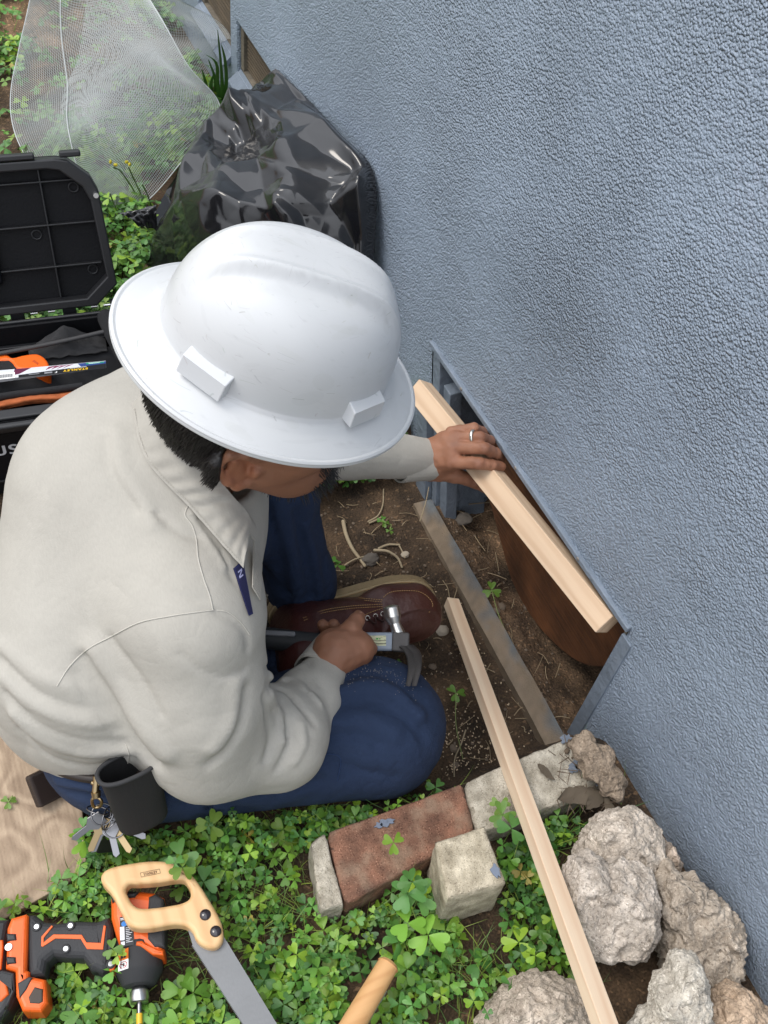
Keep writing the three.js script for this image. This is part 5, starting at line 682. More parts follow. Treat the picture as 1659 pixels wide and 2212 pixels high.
// ---------------------------------------------------------------- handsaw
const beech = std({ color: lin(1, 1, 1), roughness: 0.42, map: rep(woodTex([0.85, 0.71, 0.52], [0.75, 0.58, 0.39], 6, 12), 1.2, 8), bumpMap: pine.bumpMap, bumpScale: 0.0003 });
const Z5 = (x, y, h) => atY(0.2976 * x, 1837.8 + 0.2976 * y, h);
{
  const h0 = 0.078, h1 = 0.104, H = (l) => l.map(([x, y]) => Z5(x, y, h1));
  const outer = smoothLoop(H([[730, 190], [748, 150], [800, 118], [950, 85], [1100, 68], [1230, 78], [1370, 150], [1440, 230], [1530, 370], [1600, 500], [1622, 600], [1612, 660], [1572, 700], [1520, 705], [1460, 680], [1420, 640], [1400, 590], [1370, 558], [1330, 538], [1270, 532], [1180, 545], [1090, 560], [980, 558], [930, 535], [890, 470], [850, 390], [800, 300], [745, 240]]), 110);
  const hole = smoothLoop(H([[912, 275], [940, 238], [1000, 236], [1150, 225], [1290, 205], [1335, 212], [1366, 252], [1384, 310], [1372, 345], [1325, 372], [1220, 395], [1100, 410], [1010, 410], [960, 380], [930, 330]]), 70);
  const T = thing('handsaw', 'handsaw with pale wooden grip lying across the impact driver', 'handsaw', Z5(1200, 600, 0));
  const grip = slabY(outer, h0, h1, 0.0062, [hole.reverse()], 6); boxUV(grip); const handle = wpart('handle', boxUV(grip, 1, true), beech, T);
  const steel = std({ color: lin(0.20, 0.205, 0.21), metalness: 0.75, roughness: 0.48, map: rep(clothTint, 3), bumpMap: rep(dataTex(256, 256, (u, v) => 0.5 + 0.3 * noise(u * 6, v * 120, 2, 120)), 6), bumpScale: 0.0003 });
  const hb = 0.090, e = [[416, 2041], [526, 2212], [628, 2372]].map(([u, v]) => atY(u, v, hb)), r = [[700, 2360], [598, 2212], [480, 2018], [440, 1985], [405, 2005]].map(([u, v]) => atY(u, v, hb)); const pts = [], N = 120; const edge = new THREE.CatmullRomCurve3(e).getSpacedPoints(N * 2), nrm = V3(-0.8, 0, 0.45).normalize(); edge.forEach((p, i) => pts.push(i % 2 ? p.clone().addScaledVector(nrm, 0.0022) : p));
  wpart('blade', boxUV(slabY([...pts, ...r], hb, hb + 0.0011, 0)), steel, T);
  for (const [x, y] of [[1490, 465], [1565, 585]]) { const c = Z5(x, y, h1); wpart('screw', new THREE.LatheGeometry([[0, 0.0042], [0.003, 0.004], [0.006, 0.0027], [0.0072, 0.0006], [0.0074, -0.002]].map(([a, b]) => new THREE.Vector2(a, b)), 24).translate(c.x, h1, c.z), phys({ color: lin(0.02, 0.016, 0.02), roughness: 0.16, clearcoat: 0.5 }), handle); }
  const burn = canvasTex(512, 128, (g, w, h) => { g.fillStyle = '#000'; g.fillRect(0, 0, w, h); g.strokeStyle = '#fff'; g.lineWidth = 9; g.strokeRect(12, 12, w - 24, h - 24); g.fillStyle = '#fff'; g.font = 'bold 84px sans-serif'; g.textAlign = 'center'; g.textBaseline = 'middle'; g.fillText('STANLEY', w / 2, h / 2 + 4, w - 60); });
  wpart('burnt_lettering', quad(...[[1022, 195], [1168, 165], [1160, 128], [1014, 158]].map(([x, y]) => Z5(x, y, h1 + 0.0006))), std({ color: lin(0.09, 0.035, 0.012), roughness: 0.7, alphaMap: burn, transparent: true }), handle);
}
// a short round wooden tool handle poking out of the clover
{
  const a = atY(838, 2085, 0.07), b = atY(735, 2260, 0.075), T = thing('wooden_dowel', 'short pale wooden tool handle end lying in the clover at the bottom edge', 'dowel', atY(780, 2160, 0)); const g = cyl(a, b, 0.0140, 0.0160, 28), d = b.clone().sub(a).normalize();
  wpart('handle', [boxUV(g), boxUV(cyl(a.clone().addScaledVector(d, -0.004), a.clone().addScaledVector(d, 0.0002), 0.0115, 0.0150, 28))], std({ color: lin(0.92, 0.80, 0.70), roughness: 0.6, map: beech.map, bumpMap: pine.bumpMap, bumpScale: 0.001 }), T);
  wpart('ferrule_strip', cyl(a.clone().add(V3(0.0135, -0.006, 0.005)).addScaledVector(d, 0.035), b.clone().add(V3(0.0135, -0.006, 0.005)), 0.004, 0.004, 8), std({ color: lin(0.6, 0.6, 0.58), metalness: 0.8, roughness: 0.35 }), T);
}
// ---------------------------------------------------------------- impact driver
{
  const orange = std({ color: lin(0.72, 0.115, 0.012), roughness: 0.42 }), rubber = std({ color: lin(0.030, 0.031, 0.034), roughness: 0.68, bumpMap: rep(grit, 20), bumpScale: 0.0006 }), dark = std({ color: lin(0.018, 0.019, 0.021), roughness: 0.5 }), metal = std({ color: lin(0.6, 0.6, 0.6), metalness: 1, roughness: 0.3 });
  const T = thing('impact_driver', 'orange and black cordless impact driver lying in the clover under the saw', 'power tool', Z5(700, 650, 0));
  const sl = (name, pts, y0, y1, bev, m, par, n = 0) => { const w = pts.map(([x, y]) => Z5(x, y, y1)); return wpart(name, boxUV(slabY(n ? smoothLoop(w, n) : w, y0, y1, bev, [], 4)), m, par); };
  // handle with its rubber skin
  const handle = sl('handle', [[190, 455], [250, 452], [320, 505], [420, 515], [560, 498], [700, 502], [790, 470], [820, 560], [815, 700], [800, 850], [740, 880], [660, 850], [600, 775], [480, 770], [390, 758], [340, 800], [320, 900], [200, 920], [190, 700]], 0.018, 0.062, 0.012, rubber, T);
  const motor = sl('motor_housing', [[800, 330], [860, 285], [1000, 278], [1120, 292], [1190, 330], [1196, 560], [1192, 752], [1105, 748], [1000, 686], [870, 706], [835, 600], [802, 480]], 0.012, 0.073, 0.013, orange, T);
  sl('side_panel', [[1075, 330], [1130, 306], [1190, 345], [1200, 560], [1198, 700], [1120, 698], [1066, 640], [1062, 480]], 0.02, 0.0755, 0.006, rubber, motor);
  sl('rear_cap', [[800, 300], [900, 282], [1010, 290], [985, 345], [900, 352], [812, 372]], 0.02, 0.0748, 0.006, dark, motor);
  // gear nose, chuck and bit: turned parts along the tool's axis
  const ax = (x, y) => Z5(x, y, 0.043), A = ax(1012, 700), B = ax(1012, 985), dir = B.clone().sub(A), Ln = dir.length(); dir.normalize(); const q = new THREE.Quaternion().setFromUnitVectors(V3(0, 1, 0), dir);
  const lathe = (name, prof, from, m, par, n = 28) => { const g = new THREE.LatheGeometry(prof.map(([r, h]) => new THREE.Vector2(r, h)), n); g.applyQuaternion(q).translate(from.x, from.y, from.z); return wpart(name, g, m, par); };
  const nose = lathe('gear_nose', [[0.020, -0.012], [0.029, -0.01], [0.0305, 0], [0.0305, Ln * 0.62], [0.029, Ln * 0.7], [0.0215, Ln * 0.97], [0.019, Ln], [0.001, Ln + 0.001]], A, rubber, T, 12);
  lathe('chuck', [[0.001, -0.001], [0.0095, 0], [0.0098, 0.003], [0.0118, 0.005], [0.0122, 0.014], [0.0112, 0.0165], [0.0112, 0.019], [0.004, 0.0195]], B.clone().addScaledVector(dir, 0.0008), metal, T);
  const b0 = B.clone().addScaledVector(dir, 0.018); const bit = wpart('driver_bit', cyl(b0, b0.clone().addScaledVector(dir, 0.048), 0.0034, 0.0034, 6), std({ color: lin(0.25, 0.25, 0.26), metalness: 1, roughness: 0.35 }), T); wpart('bit_band', cyl(b0.clone().addScaledVector(dir, 0.014), b0.clone().addScaledVector(dir, 0.026), 0.0039, 0.0039, 16), std({ color: lin(0.75, 0.45, 0.03), roughness: 0.5 }), bit);
  sl('nose_edge', [[985, 684], [1018, 690], [1110, 752], [1188, 758], [1186, 720], [1112, 714], [1030, 650], [990, 655]], 0.030, 0.0752, 0.003, orange, motor);
  // thin orange inlay on the grip
  sl('grip_inlay', [[298, 692], [300, 622], [374, 540], [384, 548], [318, 630], [316, 664], [388, 606], [592, 608], [628, 664], [732, 668], [752, 540], [768, 546], [748, 716], [630, 712], [586, 640], [402, 636], [310, 696]], 0.050, 0.0634, 0.0006, orange, handle);
  sl('trigger', [[640, 800], [700, 772], [752, 770], [762, 862], [700, 878], [655, 866]], 0.028, 0.054, 0.006, dark, handle, 30);
  sl('forward_switch', [[780, 640], [806, 632], [812, 712], [784, 722]], 0.05, 0.0638, 0.002, dark, handle);
  sl('guard', [[786, 820], [815, 800], [842, 812], [830, 862], [795, 876]], 0.03, 0.061, 0.003, orange, handle);
  for (const [x, y] of [[265, 552], [510, 545], [477, 712], [803, 822]]) { const c = Z5(x, y, 0.0625), s = wpart('screw_recess', new THREE.TorusGeometry(0.0046, 0.0013, 8, 20).rotateX(Math.PI / 2).translate(c.x, c.y, c.z), dark, handle); wpart('screw', new THREE.CylinderGeometry(0.0032, 0.0034, 0.0016, 14).translate(c.x, c.y + 0.0002, c.z), metal, s); }
  // foot and battery
  const foot = sl('battery_foot', [[48, 560], [78, 484], [190, 452], [206, 470], [203, 560], [198, 700], [190, 862], [214, 872], [212, 905], [330, 930], [348, 1100], [300, 1168], [160, 1162], [112, 1050], [106, 872], [36, 852], [44, 700]], 0.016, 0.066, 0.007, orange, T);
  sl('foot_window', [[205, 1062], [250, 985], [312, 1002], [312, 1095], [285, 1112], [215, 1108]], 0.05, 0.0668, 0.002, std({ color: lin(0.03, 0.018, 0.01), roughness: 0.5 }), foot);
  sl('foot_panel', [[128, 960], [210, 912], [236, 918], [190, 1010], [140, 1072]], 0.05, 0.0672, 0.002, dark, foot);
  for (const [x, y] of [[78, 622], [76, 790]]) sl('latch', [[x - 34, y - 25], [x + 36, y - 22], [x + 40, y + 25], [x - 30, y + 32]], 0.05, 0.0685, 0.003, dark, foot);
  { const c = Z5(62, 700, 0.067); wpart('screw', new THREE.CylinderGeometry(0.0045, 0.0048, 0.002, 16).translate(c.x, c.y, c.z), metal, foot); }
  const bat = sl('battery_pack', [[-260, 560], [-60, 500], [0, 490], [66, 488], [42, 640], [36, 850], [106, 880], [110, 1060], [60, 1160], [0, 1230], [-260, 1240]], 0.012, 0.060, 0.010, dark, T);
  sl('release_button', [[-80, 960], [0, 915], [40, 910], [64, 1040], [10, 1092], [-90, 1110]], 0.05, 0.0625, 0.003, orange, bat); sl('battery_stripe', [[-60, 650], [20, 645], [22, 700], [8, 860], [-60, 880]], 0.05, 0.0618, 0.002, orange, bat); sl('battery_rim', [[-60, 880], [20, 866], [100, 885], [106, 1010], [60, 1120], [30, 1150], [78, 1020], [70, 920], [10, 905], [-60, 930]], 0.04, 0.0640, 0.003, rubber, bat);
  // printed labels
  const spec = canvasTex(192, 448, (g, w, h) => { g.fillStyle = '#14161c'; g.fillRect(0, 0, w, h); g.fillStyle = '#e8ebf2'; g.fillRect(0, 150, 60, 200); g.fillStyle = '#2c78c4'; g.beginPath(); g.arc(60, 110, 40, 0, 7); g.fill(); g.fillStyle = '#e8ebf2'; for (let i = 0; i < 9; i++) g.fillRect(80, 170 + i * 27, 40 + (i * 37) % 60, 7); for (let i = 0; i < 6; i++) { g.fillStyle = '#22252c'; g.fillRect(8, 164 + i * 28, 30 + (i * 23) % 18, 5); } g.fillStyle = '#e8ebf2'; g.fillRect(10, 20, 90, 10); g.fillRect(10, 40, 60, 8); g.fillRect(8, 372, 54, 54); });
  wpart('spec_label', quad(...[[874, 700], [972, 682], [968, 470], [868, 482]].map(([x, y]) => Z5(x, y, 0.0736))), std({ map: spec, roughness: 0.4 }), motor);
  const warn = canvasTex(128, 320, (g, w, h) => { g.fillStyle = '#ee7a1c'; g.fillRect(0, 0, w, 168); g.fillStyle = '#f2f2f2'; g.fillRect(0, 168, w, 152); g.fillStyle = '#111'; g.beginPath(); g.moveTo(24, 140); g.lineTo(104, 140); g.lineTo(64, 50); g.fill(); g.fillStyle = '#ee7a1c'; g.fillRect(60, 80, 9, 34); g.fillRect(60, 120, 9, 9); g.strokeStyle = '#b3242c'; g.lineWidth = 9; g.beginPath(); g.arc(64, 242, 46, 0, 7); g.stroke(); g.beginPath(); g.moveTo(32, 210); g.lineTo(96, 274); g.stroke(); g.fillStyle = '#222'; g.fillRect(56, 218, 16, 50); g.fillRect(42, 230, 44, 10); });
  { const c = A.clone().lerp(B, 0.38).addScaledVector(V3(0, 1, 0), 0.0), o = (s, t) => { const side = V3(-1, 0, 0).addScaledVector(dir, V3(1, 0, 0).dot(dir)).normalize(), up = V3(0, 1, 0); const an = 0.62 + t; return A.clone().addScaledVector(dir, Ln * s).addScaledVector(side, Math.sin(an) * 0.0312).addScaledVector(up, Math.cos(an) * 0.0312); }; wpart('warning_label', quad(o(0.66, 0.3), o(0.66, -0.25), o(0.14, -0.25), o(0.14, 0.3)), std({ map: warn, roughness: 0.45 }), nose); }
}
// ---------------------------------------------------------------- open toolbox behind the worker
{
  const black = phys({ color: lin(0.005, 0.0053, 0.0068), specularIntensity: 0.45, roughness: 0.6, bumpMap: rep(grit, 10), bumpScale: 0.0006 }), edgeM = std({ color: lin(0.012, 0.0125, 0.0145), roughness: 0.42 });
  const u = V3(0.993, 0, 0.115).normalize(), n = V3(-0.115, 0, 0.993).normalize(), up = V3(0, 1, 0), h = 0.2; const hr = V3(0.231, h, -1.447); // hinge line, right end
  const T = thing('toolbox', 'large open black plastic toolbox with its lid tipped back beside the black plastic', 'toolbox', V3(hr.x - 0.25, 0, hr.z + 0.1));
  const B = (a, y, d) => hr.clone().addScaledVector(u, a).addScaledVector(n, d).setY(y); // along, height, towards the camera
  const blk = (name, a0, a1, y0, y1, d0, d1, m, r = 0.004, par = T) => { const g = box(a1 - a0, y1 - y0, d1 - d0, r, 3); g.applyMatrix4(M4(B((a0 + a1) / 2, (y0 + y1) / 2, (d0 + d1) / 2), u, up, n)); return wpart(name, boxUV(g), m, par); };
  const W0 = -0.53, W1 = 0.022, D0 = 0.006, D1 = 0.235;
  blk('box_floor', W0, W1, 0.012, 0.02, D0, D1, black);
  blk('box_wall', W0, W1, 0.012, 0.196, D0, D0 + 0.006, black, 0.002); const front = blk('box_wall', W0, W1, 0.012, 0.190, D1 - 0.006, D1, black, 0.002);
  blk('box_wall', W1 - 0.006, W1, 0.012, 0.196, D0 + 0.007, D1 - 0.007, black, 0.002); blk('box_wall', W0, W0 + 0.006, 0.012, 0.196, D0 + 0.007, D1 - 0.007, black, 0.002);
  const rim = blk('rim', W0 - 0.004, W1 + 0.004, 0.176, 0.192, D1 + 0.001, D1 + 0.014, edgeM, 0.005); blk('rim', W0 - 0.004, W1 + 0.004, 0.186, 0.200, D0 - 0.008, D0 - 0.001, edgeM, 0.003); blk('rim', W0, W1, 0.1905, 0.1975, D1 - 0.022, D1 - 0.0005, edgeM, 0.003);
  blk('latch', -0.30, -0.235, 0.150, 0.199, D1 + 0.0145, D1 + 0.024, edgeM, 0.005); blk('ledge', W0, W1, 0.150, 0.156, D0 + 0.007, D0 + 0.016, edgeM, 0.002);
  for (const a of [-0.3, -0.14]) blk('rib', a, a + 0.10, 0.120, 0.127, D0 + 0.0075, D0 + 0.015, edgeM, 0.002);
  blk('front_groove', W0, W1, 0.045, 0.05, D1 + 0.0005, D1 + 0.004, edgeM, 0.001);
  const logo = canvasTex(512, 128, (g, w, hh) => { g.fillStyle = '#000'; g.fillRect(0, 0, w, hh); g.fillStyle = '#fff'; g.font = 'bold 118px sans-serif'; g.textBaseline = 'middle'; g.fillText('HUSKY', 6, hh / 2 + 6, w - 12); });
  wpart('brand_lettering', quad(B(-0.262, 0.108, D1 + 0.0012), B(-0.115, 0.108, D1 + 0.0012), B(-0.115, 0.143, D1 + 0.0012), B(-0.262, 0.143, D1 + 0.0012)), std({ color: lin(0.55, 0.57, 0.6), roughness: 0.5, alphaMap: logo, transparent: true }), front);
  // lid, tipped back: its own axes along u and m
  const an = 113 * Math.PI / 180, m = n.clone().multiplyScalar(Math.cos(an)).addScaledVector(up, Math.sin(an)), f = u.clone().cross(m).normalize(); if (f.dot(n) < 0) f.negate(); const Lh = 0.258, Lp = (a, s, t) => hr.clone().setY(h + 0.004).addScaledVector(n, -0.012).addScaledVector(u, a).addScaledVector(m, s).addScaledVector(f, t);
  const oct = [[W0, 0.03], [W0 + 0.03, 0], [W1 - 0.045, 0], [W1 - 0.005, 0.035], [W1 - 0.012, 0.20], [W1 - 0.022, 0.225], [W1 - 0.055, Lh - 0.004], [W1 - 0.075, Lh], [W0 + 0.04, Lh], [W0, Lh - 0.04]];
  const shp = (pts) => new THREE.Shape(pts.map(([a, b]) => new THREE.Vector2(a, b))); const place = (g) => g.applyMatrix4(M4(Lp(0, 0, 0), u, m, f.dot(u.clone().cross(m)) > 0 ? f : f.clone().negate()));
  const sgn = f.dot(u.clone().cross(m)) > 0 ? 1 : -1; const ext = (s, t0, t1, bev) => { const g = new THREE.ExtrudeGeometry(s, { depth: t1 - t0 - 2 * bev, bevelEnabled: true, bevelSize: bev, bevelThickness: bev, bevelOffset: -bev, bevelSegments: 2 }); g.translate(0, 0, t0 + bev); return place(g); };
  const lid = wpart('lid', boxUV(ext(shp(oct), -0.03, -0.022, 0.002)), black, T);
  const ring = shp(oct); const cc = [(W0 + W1) / 2, Lh / 2]; ring.holes.push(new THREE.Path(oct.map(([a, b]) => new THREE.Vector2(a + Math.sign(cc[0] - a) * 0.016, b + Math.sign(cc[1] - b) * 0.016)))); wpart('lid_rim', boxUV(ext(ring, -0.0215, 0.006, 0.003)), edgeM, lid);
  const lb = (name, a0, a1, s0, s1, t0, t1, mm, r = 0.0015) => { const g = box(a1 - a0, s1 - s0, t1 - t0, r, 2); g.translate((a0 + a1) / 2, (s0 + s1) / 2, (t0 + t1) / 2); return wpart(name, boxUV(place(g)), mm, lid); };
  for (const a of [-0.085, -0.20, -0.31]) lb('lid_rib', a, a + 0.003, 0.017, Lh - 0.018, -0.0215, -0.010, edgeM, 0.001); for (const s of [0.072, 0.145, 0.218]) lb('lid_rib', W0 + 0.017, W1 - 0.025, s, s + 0.003, -0.0213, -0.009, edgeM, 0.001);
  lb('lid_handle_well', -0.33, -0.175, 0.05, 0.21, -0.0205, 0.0, black, 0.012); lb('lid_handle', -0.32, -0.20, 0.095, 0.15, 0.0015, 0.014, edgeM, 0.008);
  for (const [a, s] of [[-0.03, 0.205], [-0.105, 0.13], [-0.02, 0.06]]) { const g = new THREE.TorusGeometry(0.008, 0.0016, 8, 20).translate(a, s, -0.0205); wpart('boss', place(g), edgeM, lid); }
  for (const [a0, a1] of [[-0.19, -0.085], [-0.045, -0.01], [-0.30, -0.22]]) lb('lid_tab', a0, a1, Lh + 0.001, Lh + 0.011, -0.012, 0.008, edgeM, 0.003);
  const steel = std({ color: lin(0.7, 0.7, 0.7), metalness: 1, roughness: 0.3 });
  for (const a of [-0.235, -0.205, -0.14, -0.11, -0.035, -0.012]) wpart('hinge_pin', cyl(B(a, h + 0.001, -0.012), B(a + 0.012, h + 0.001, -0.012), 0.0028, 0.0028, 10), steel, T);
  for (const a of [-0.275, -0.175, -0.085, 0.0]) blk('hinge', a, a + 0.024, h - 0.012, h + 0.010, -0.020, -0.0085, edgeM, 0.003);
  { const g = new THREE.CylinderGeometry(0.0045, 0.0045, 0.012, 12).rotateX(Math.PI / 2).translate(W1 - 0.018, 0.195, 0.010); wpart('latch_pin', place(g), steel, lid); }
  // contents
  const cloth = std({ color: lin(0.014, 0.0145, 0.017), roughness: 0.85, bumpMap: rep(weave, 10), bumpScale: 0.001 });
  const pouch = thing('tool_bag', 'black fabric tool bag folded inside the open toolbox', 'bag', B(-0.06, 0.02, 0.1));
  wpart('bag_body', boxUV(thick((s, t) => B(lerp(-0.30, 0.03, s), 0.150 + 0.030 * Math.sin(s * 5 + 0.6) * Math.sin(t * 3.1) + 0.012 * noise(s * 7, t * 4, 2) - 0.05 * t * t, lerp(0.045, 0.155, t)), 50, 24, 0.006)), cloth, pouch);
  wpart('bag_flap', boxUV(thick((s, t) => B(lerp(-0.155, -0.02, s), 0.155 + 0.045 * (1 - Math.abs(s - 0.5) * 2) * (1 - t) + 0.005 * noise(s * 9, t * 4, 5), lerp(0.028, 0.06, t)), 24, 10, 0.003)), std({ color: lin(0.03, 0.03, 0.032), roughness: 0.8, bumpMap: rep(weave, 10), bumpScale: 0.0015 }), pouch);
  wpart('bag_roll', taper([[B(-0.012, 0.19, 0.01), 0.016], [B(-0.002, 0.187, 0.05), 0.019], [B(0.012, 0.17, 0.10), 0.019]], 20, 16), cloth, pouch);
  wpart('bag_trim', tube([B(-0.31, 0.165, 0.05), B(-0.2, 0.172, 0.05), B(-0.1, 0.182, 0.05), B(0.0, 0.192, 0.045)], 0.004, 30, 8), std({ color: lin(0.04, 0.04, 0.042), roughness: 0.7 }), pouch);
  const org = std({ color: lin(0.85, 0.135, 0.01), roughness: 0.4 }); const Q = (x, y, yy) => atY(0.1985 * x, 630.9 + 0.1985 * y, yy); // measured on the box's contents
  const cl = thing('orange_case', 'bright orange plastic tool case beside the saw blade packet in the toolbox', 'case', Q(250, 750, 0.12));
  wpart('case', boxUV(slabY(smoothLoop([[-60, 700], [70, 668], [130, 706], [250, 680], [390, 665], [460, 690], [510, 740], [535, 800], [520, 850], [330, 850], [180, 830], [100, 740], [20, 745], [-60, 780]].map(([x, y]) => Q(x, y, 0.168)), 60), 0.13, 0.168, 0.005, [], 3)), org, cl); wpart('case_insert', boxUV(slabY([[20, 750], [95, 740], [165, 790], [170, 850], [40, 850]].map(([x, y]) => Q(x, y, 0.166)), 0.15, 0.166, 0.002)), cloth, cl); wpart('slot', boxUV(slabY([[345, 750], [375, 736], [418, 770], [412, 790]].map(([x, y]) => Q(x, y, 0.1688)), 0.16, 0.1688, 0.0003)), std({ color: lin(0.5, 0.07, 0.005), roughness: 0.6 }), cl);
  const pk = thing('blade_packet', 'long printed cardboard saw blade packet lying across the open toolbox', 'packet', Q(500, 880, 0.17)); const cor = [[-330, 990], [1150, 790], [1150, 745], [-330, 880]];
  const print = canvasTex(1024, 128, (g, w, hh) => { g.fillStyle = '#cfd2d8'; g.fillRect(0, 0, w, hh); const px = (a) => (a + 330) / 1480 * w; g.fillStyle = '#5d1f3e'; g.beginPath(); g.moveTo(px(150), 0); g.lineTo(px(330), 0); g.lineTo(px(200), 70); g.lineTo(px(130), 80); g.fill(); g.fillStyle = '#7a2c4c'; for (let i = 0; i < 4; i++) { g.beginPath(); g.moveTo(px(520 + i * 70), 10); g.lineTo(px(620 + i * 60), 0); g.lineTo(px(480 + i * 60), 50); g.fill(); } g.fillStyle = '#27407f'; g.beginPath(); g.moveTo(px(840), 0); g.lineTo(w, 0); g.lineTo(w, 40); g.lineTo(px(880), 62); g.fill(); g.fillStyle = '#1d8a72'; g.fillRect(px(930), 0, 140, 22); g.fillStyle = '#f4f6f5'; g.save(); g.translate(px(1020), 11); g.rotate(Math.PI); g.font = 'bold 18px sans-serif'; g.textAlign = 'center'; g.textBaseline = 'middle'; g.fillText('UNIVERSAL', 0, 0, 90); g.restore(); g.fillStyle = '#101114'; g.beginPath(); g.moveTo(px(190), 84); g.lineTo(px(560), 66); g.lineTo(w, 40); g.lineTo(w, hh); g.lineTo(px(190), hh); g.fill(); g.fillStyle = '#f5f5f5'; g.fillRect(px(-330), 40, px(150) - px(-330), hh); g.fillStyle = '#15151a'; for (let i = 0; i < 26; i++) g.fillRect(px(-20) + i * 4, 58, 1 + (i * 7) % 3, 50); g.save(); g.translate(px(815), 86); g.rotate(Math.PI); g.textAlign = 'center'; g.textBaseline = 'middle'; g.fillStyle = '#f3c318'; g.font = 'bold 46px sans-serif'; g.fillText('STANLEY', 0, -8, 200); g.fillStyle = '#f2f2f2'; g.font = 'bold 20px sans-serif'; g.fillText('SHARPTOOTH', -20, 26, 140); g.restore(); g.fillStyle = '#e4e4e4'; g.font = 'bold 40px sans-serif'; g.save(); g.translate(px(600), 100); g.rotate(Math.PI); g.fillText('F', -10, 12); g.restore(); g.fillStyle = '#8b8d92'; g.fillRect(px(300), 92, 80, 10); g.fillRect(px(470), 84, 60, 26); });
  const body = slabY(cor.map(([x, y]) => Q(x, y, 0.184)), 0.176, 0.1838, 0.0006); wpart('sleeve', boxUV(body), std({ color: lin(0.5, 0.5, 0.52), roughness: 0.5 }), pk); wpart('printed_face', quad(...[[-330, 985], [1150, 830], [1150, 752], [-330, 880]].map(([x, y]) => Q(x, y, 0.1845))), std({ map: print, roughness: 0.3 }), pk);
  const strap = thing('orange_pouch', 'faded orange fabric pouch along the front wall of the toolbox', 'pouch', Q(300, 1180, 0.12)); wpart('fabric', boxUV(thick((s, t) => Q(lerp(-300, 900, s), lerp(1215, 1060, s) + lerp(0, 90, t) + 14 * Math.sin(s * 9), 0.172 + 0.010 * Math.sin(t * 3.1) + 0.004 * noise(s * 12, t * 3, 1)), 60, 10, 0.004)), std({ color: lin(0.40, 0.105, 0.03), roughness: 0.85, bumpMap: rep(weave, 8), bumpScale: 0.001 }), strap);
  wpart('trim', tube([Q(-300, 1190, 0.182), Q(200, 1110, 0.182), Q(500, 1075, 0.182), Q(900, 1020, 0.182)], 0.006, 30, 8), cloth, strap);
  blk('divider', W0, W1, 0.08, 0.170, 0.150, 0.157, black, 0.002);
}
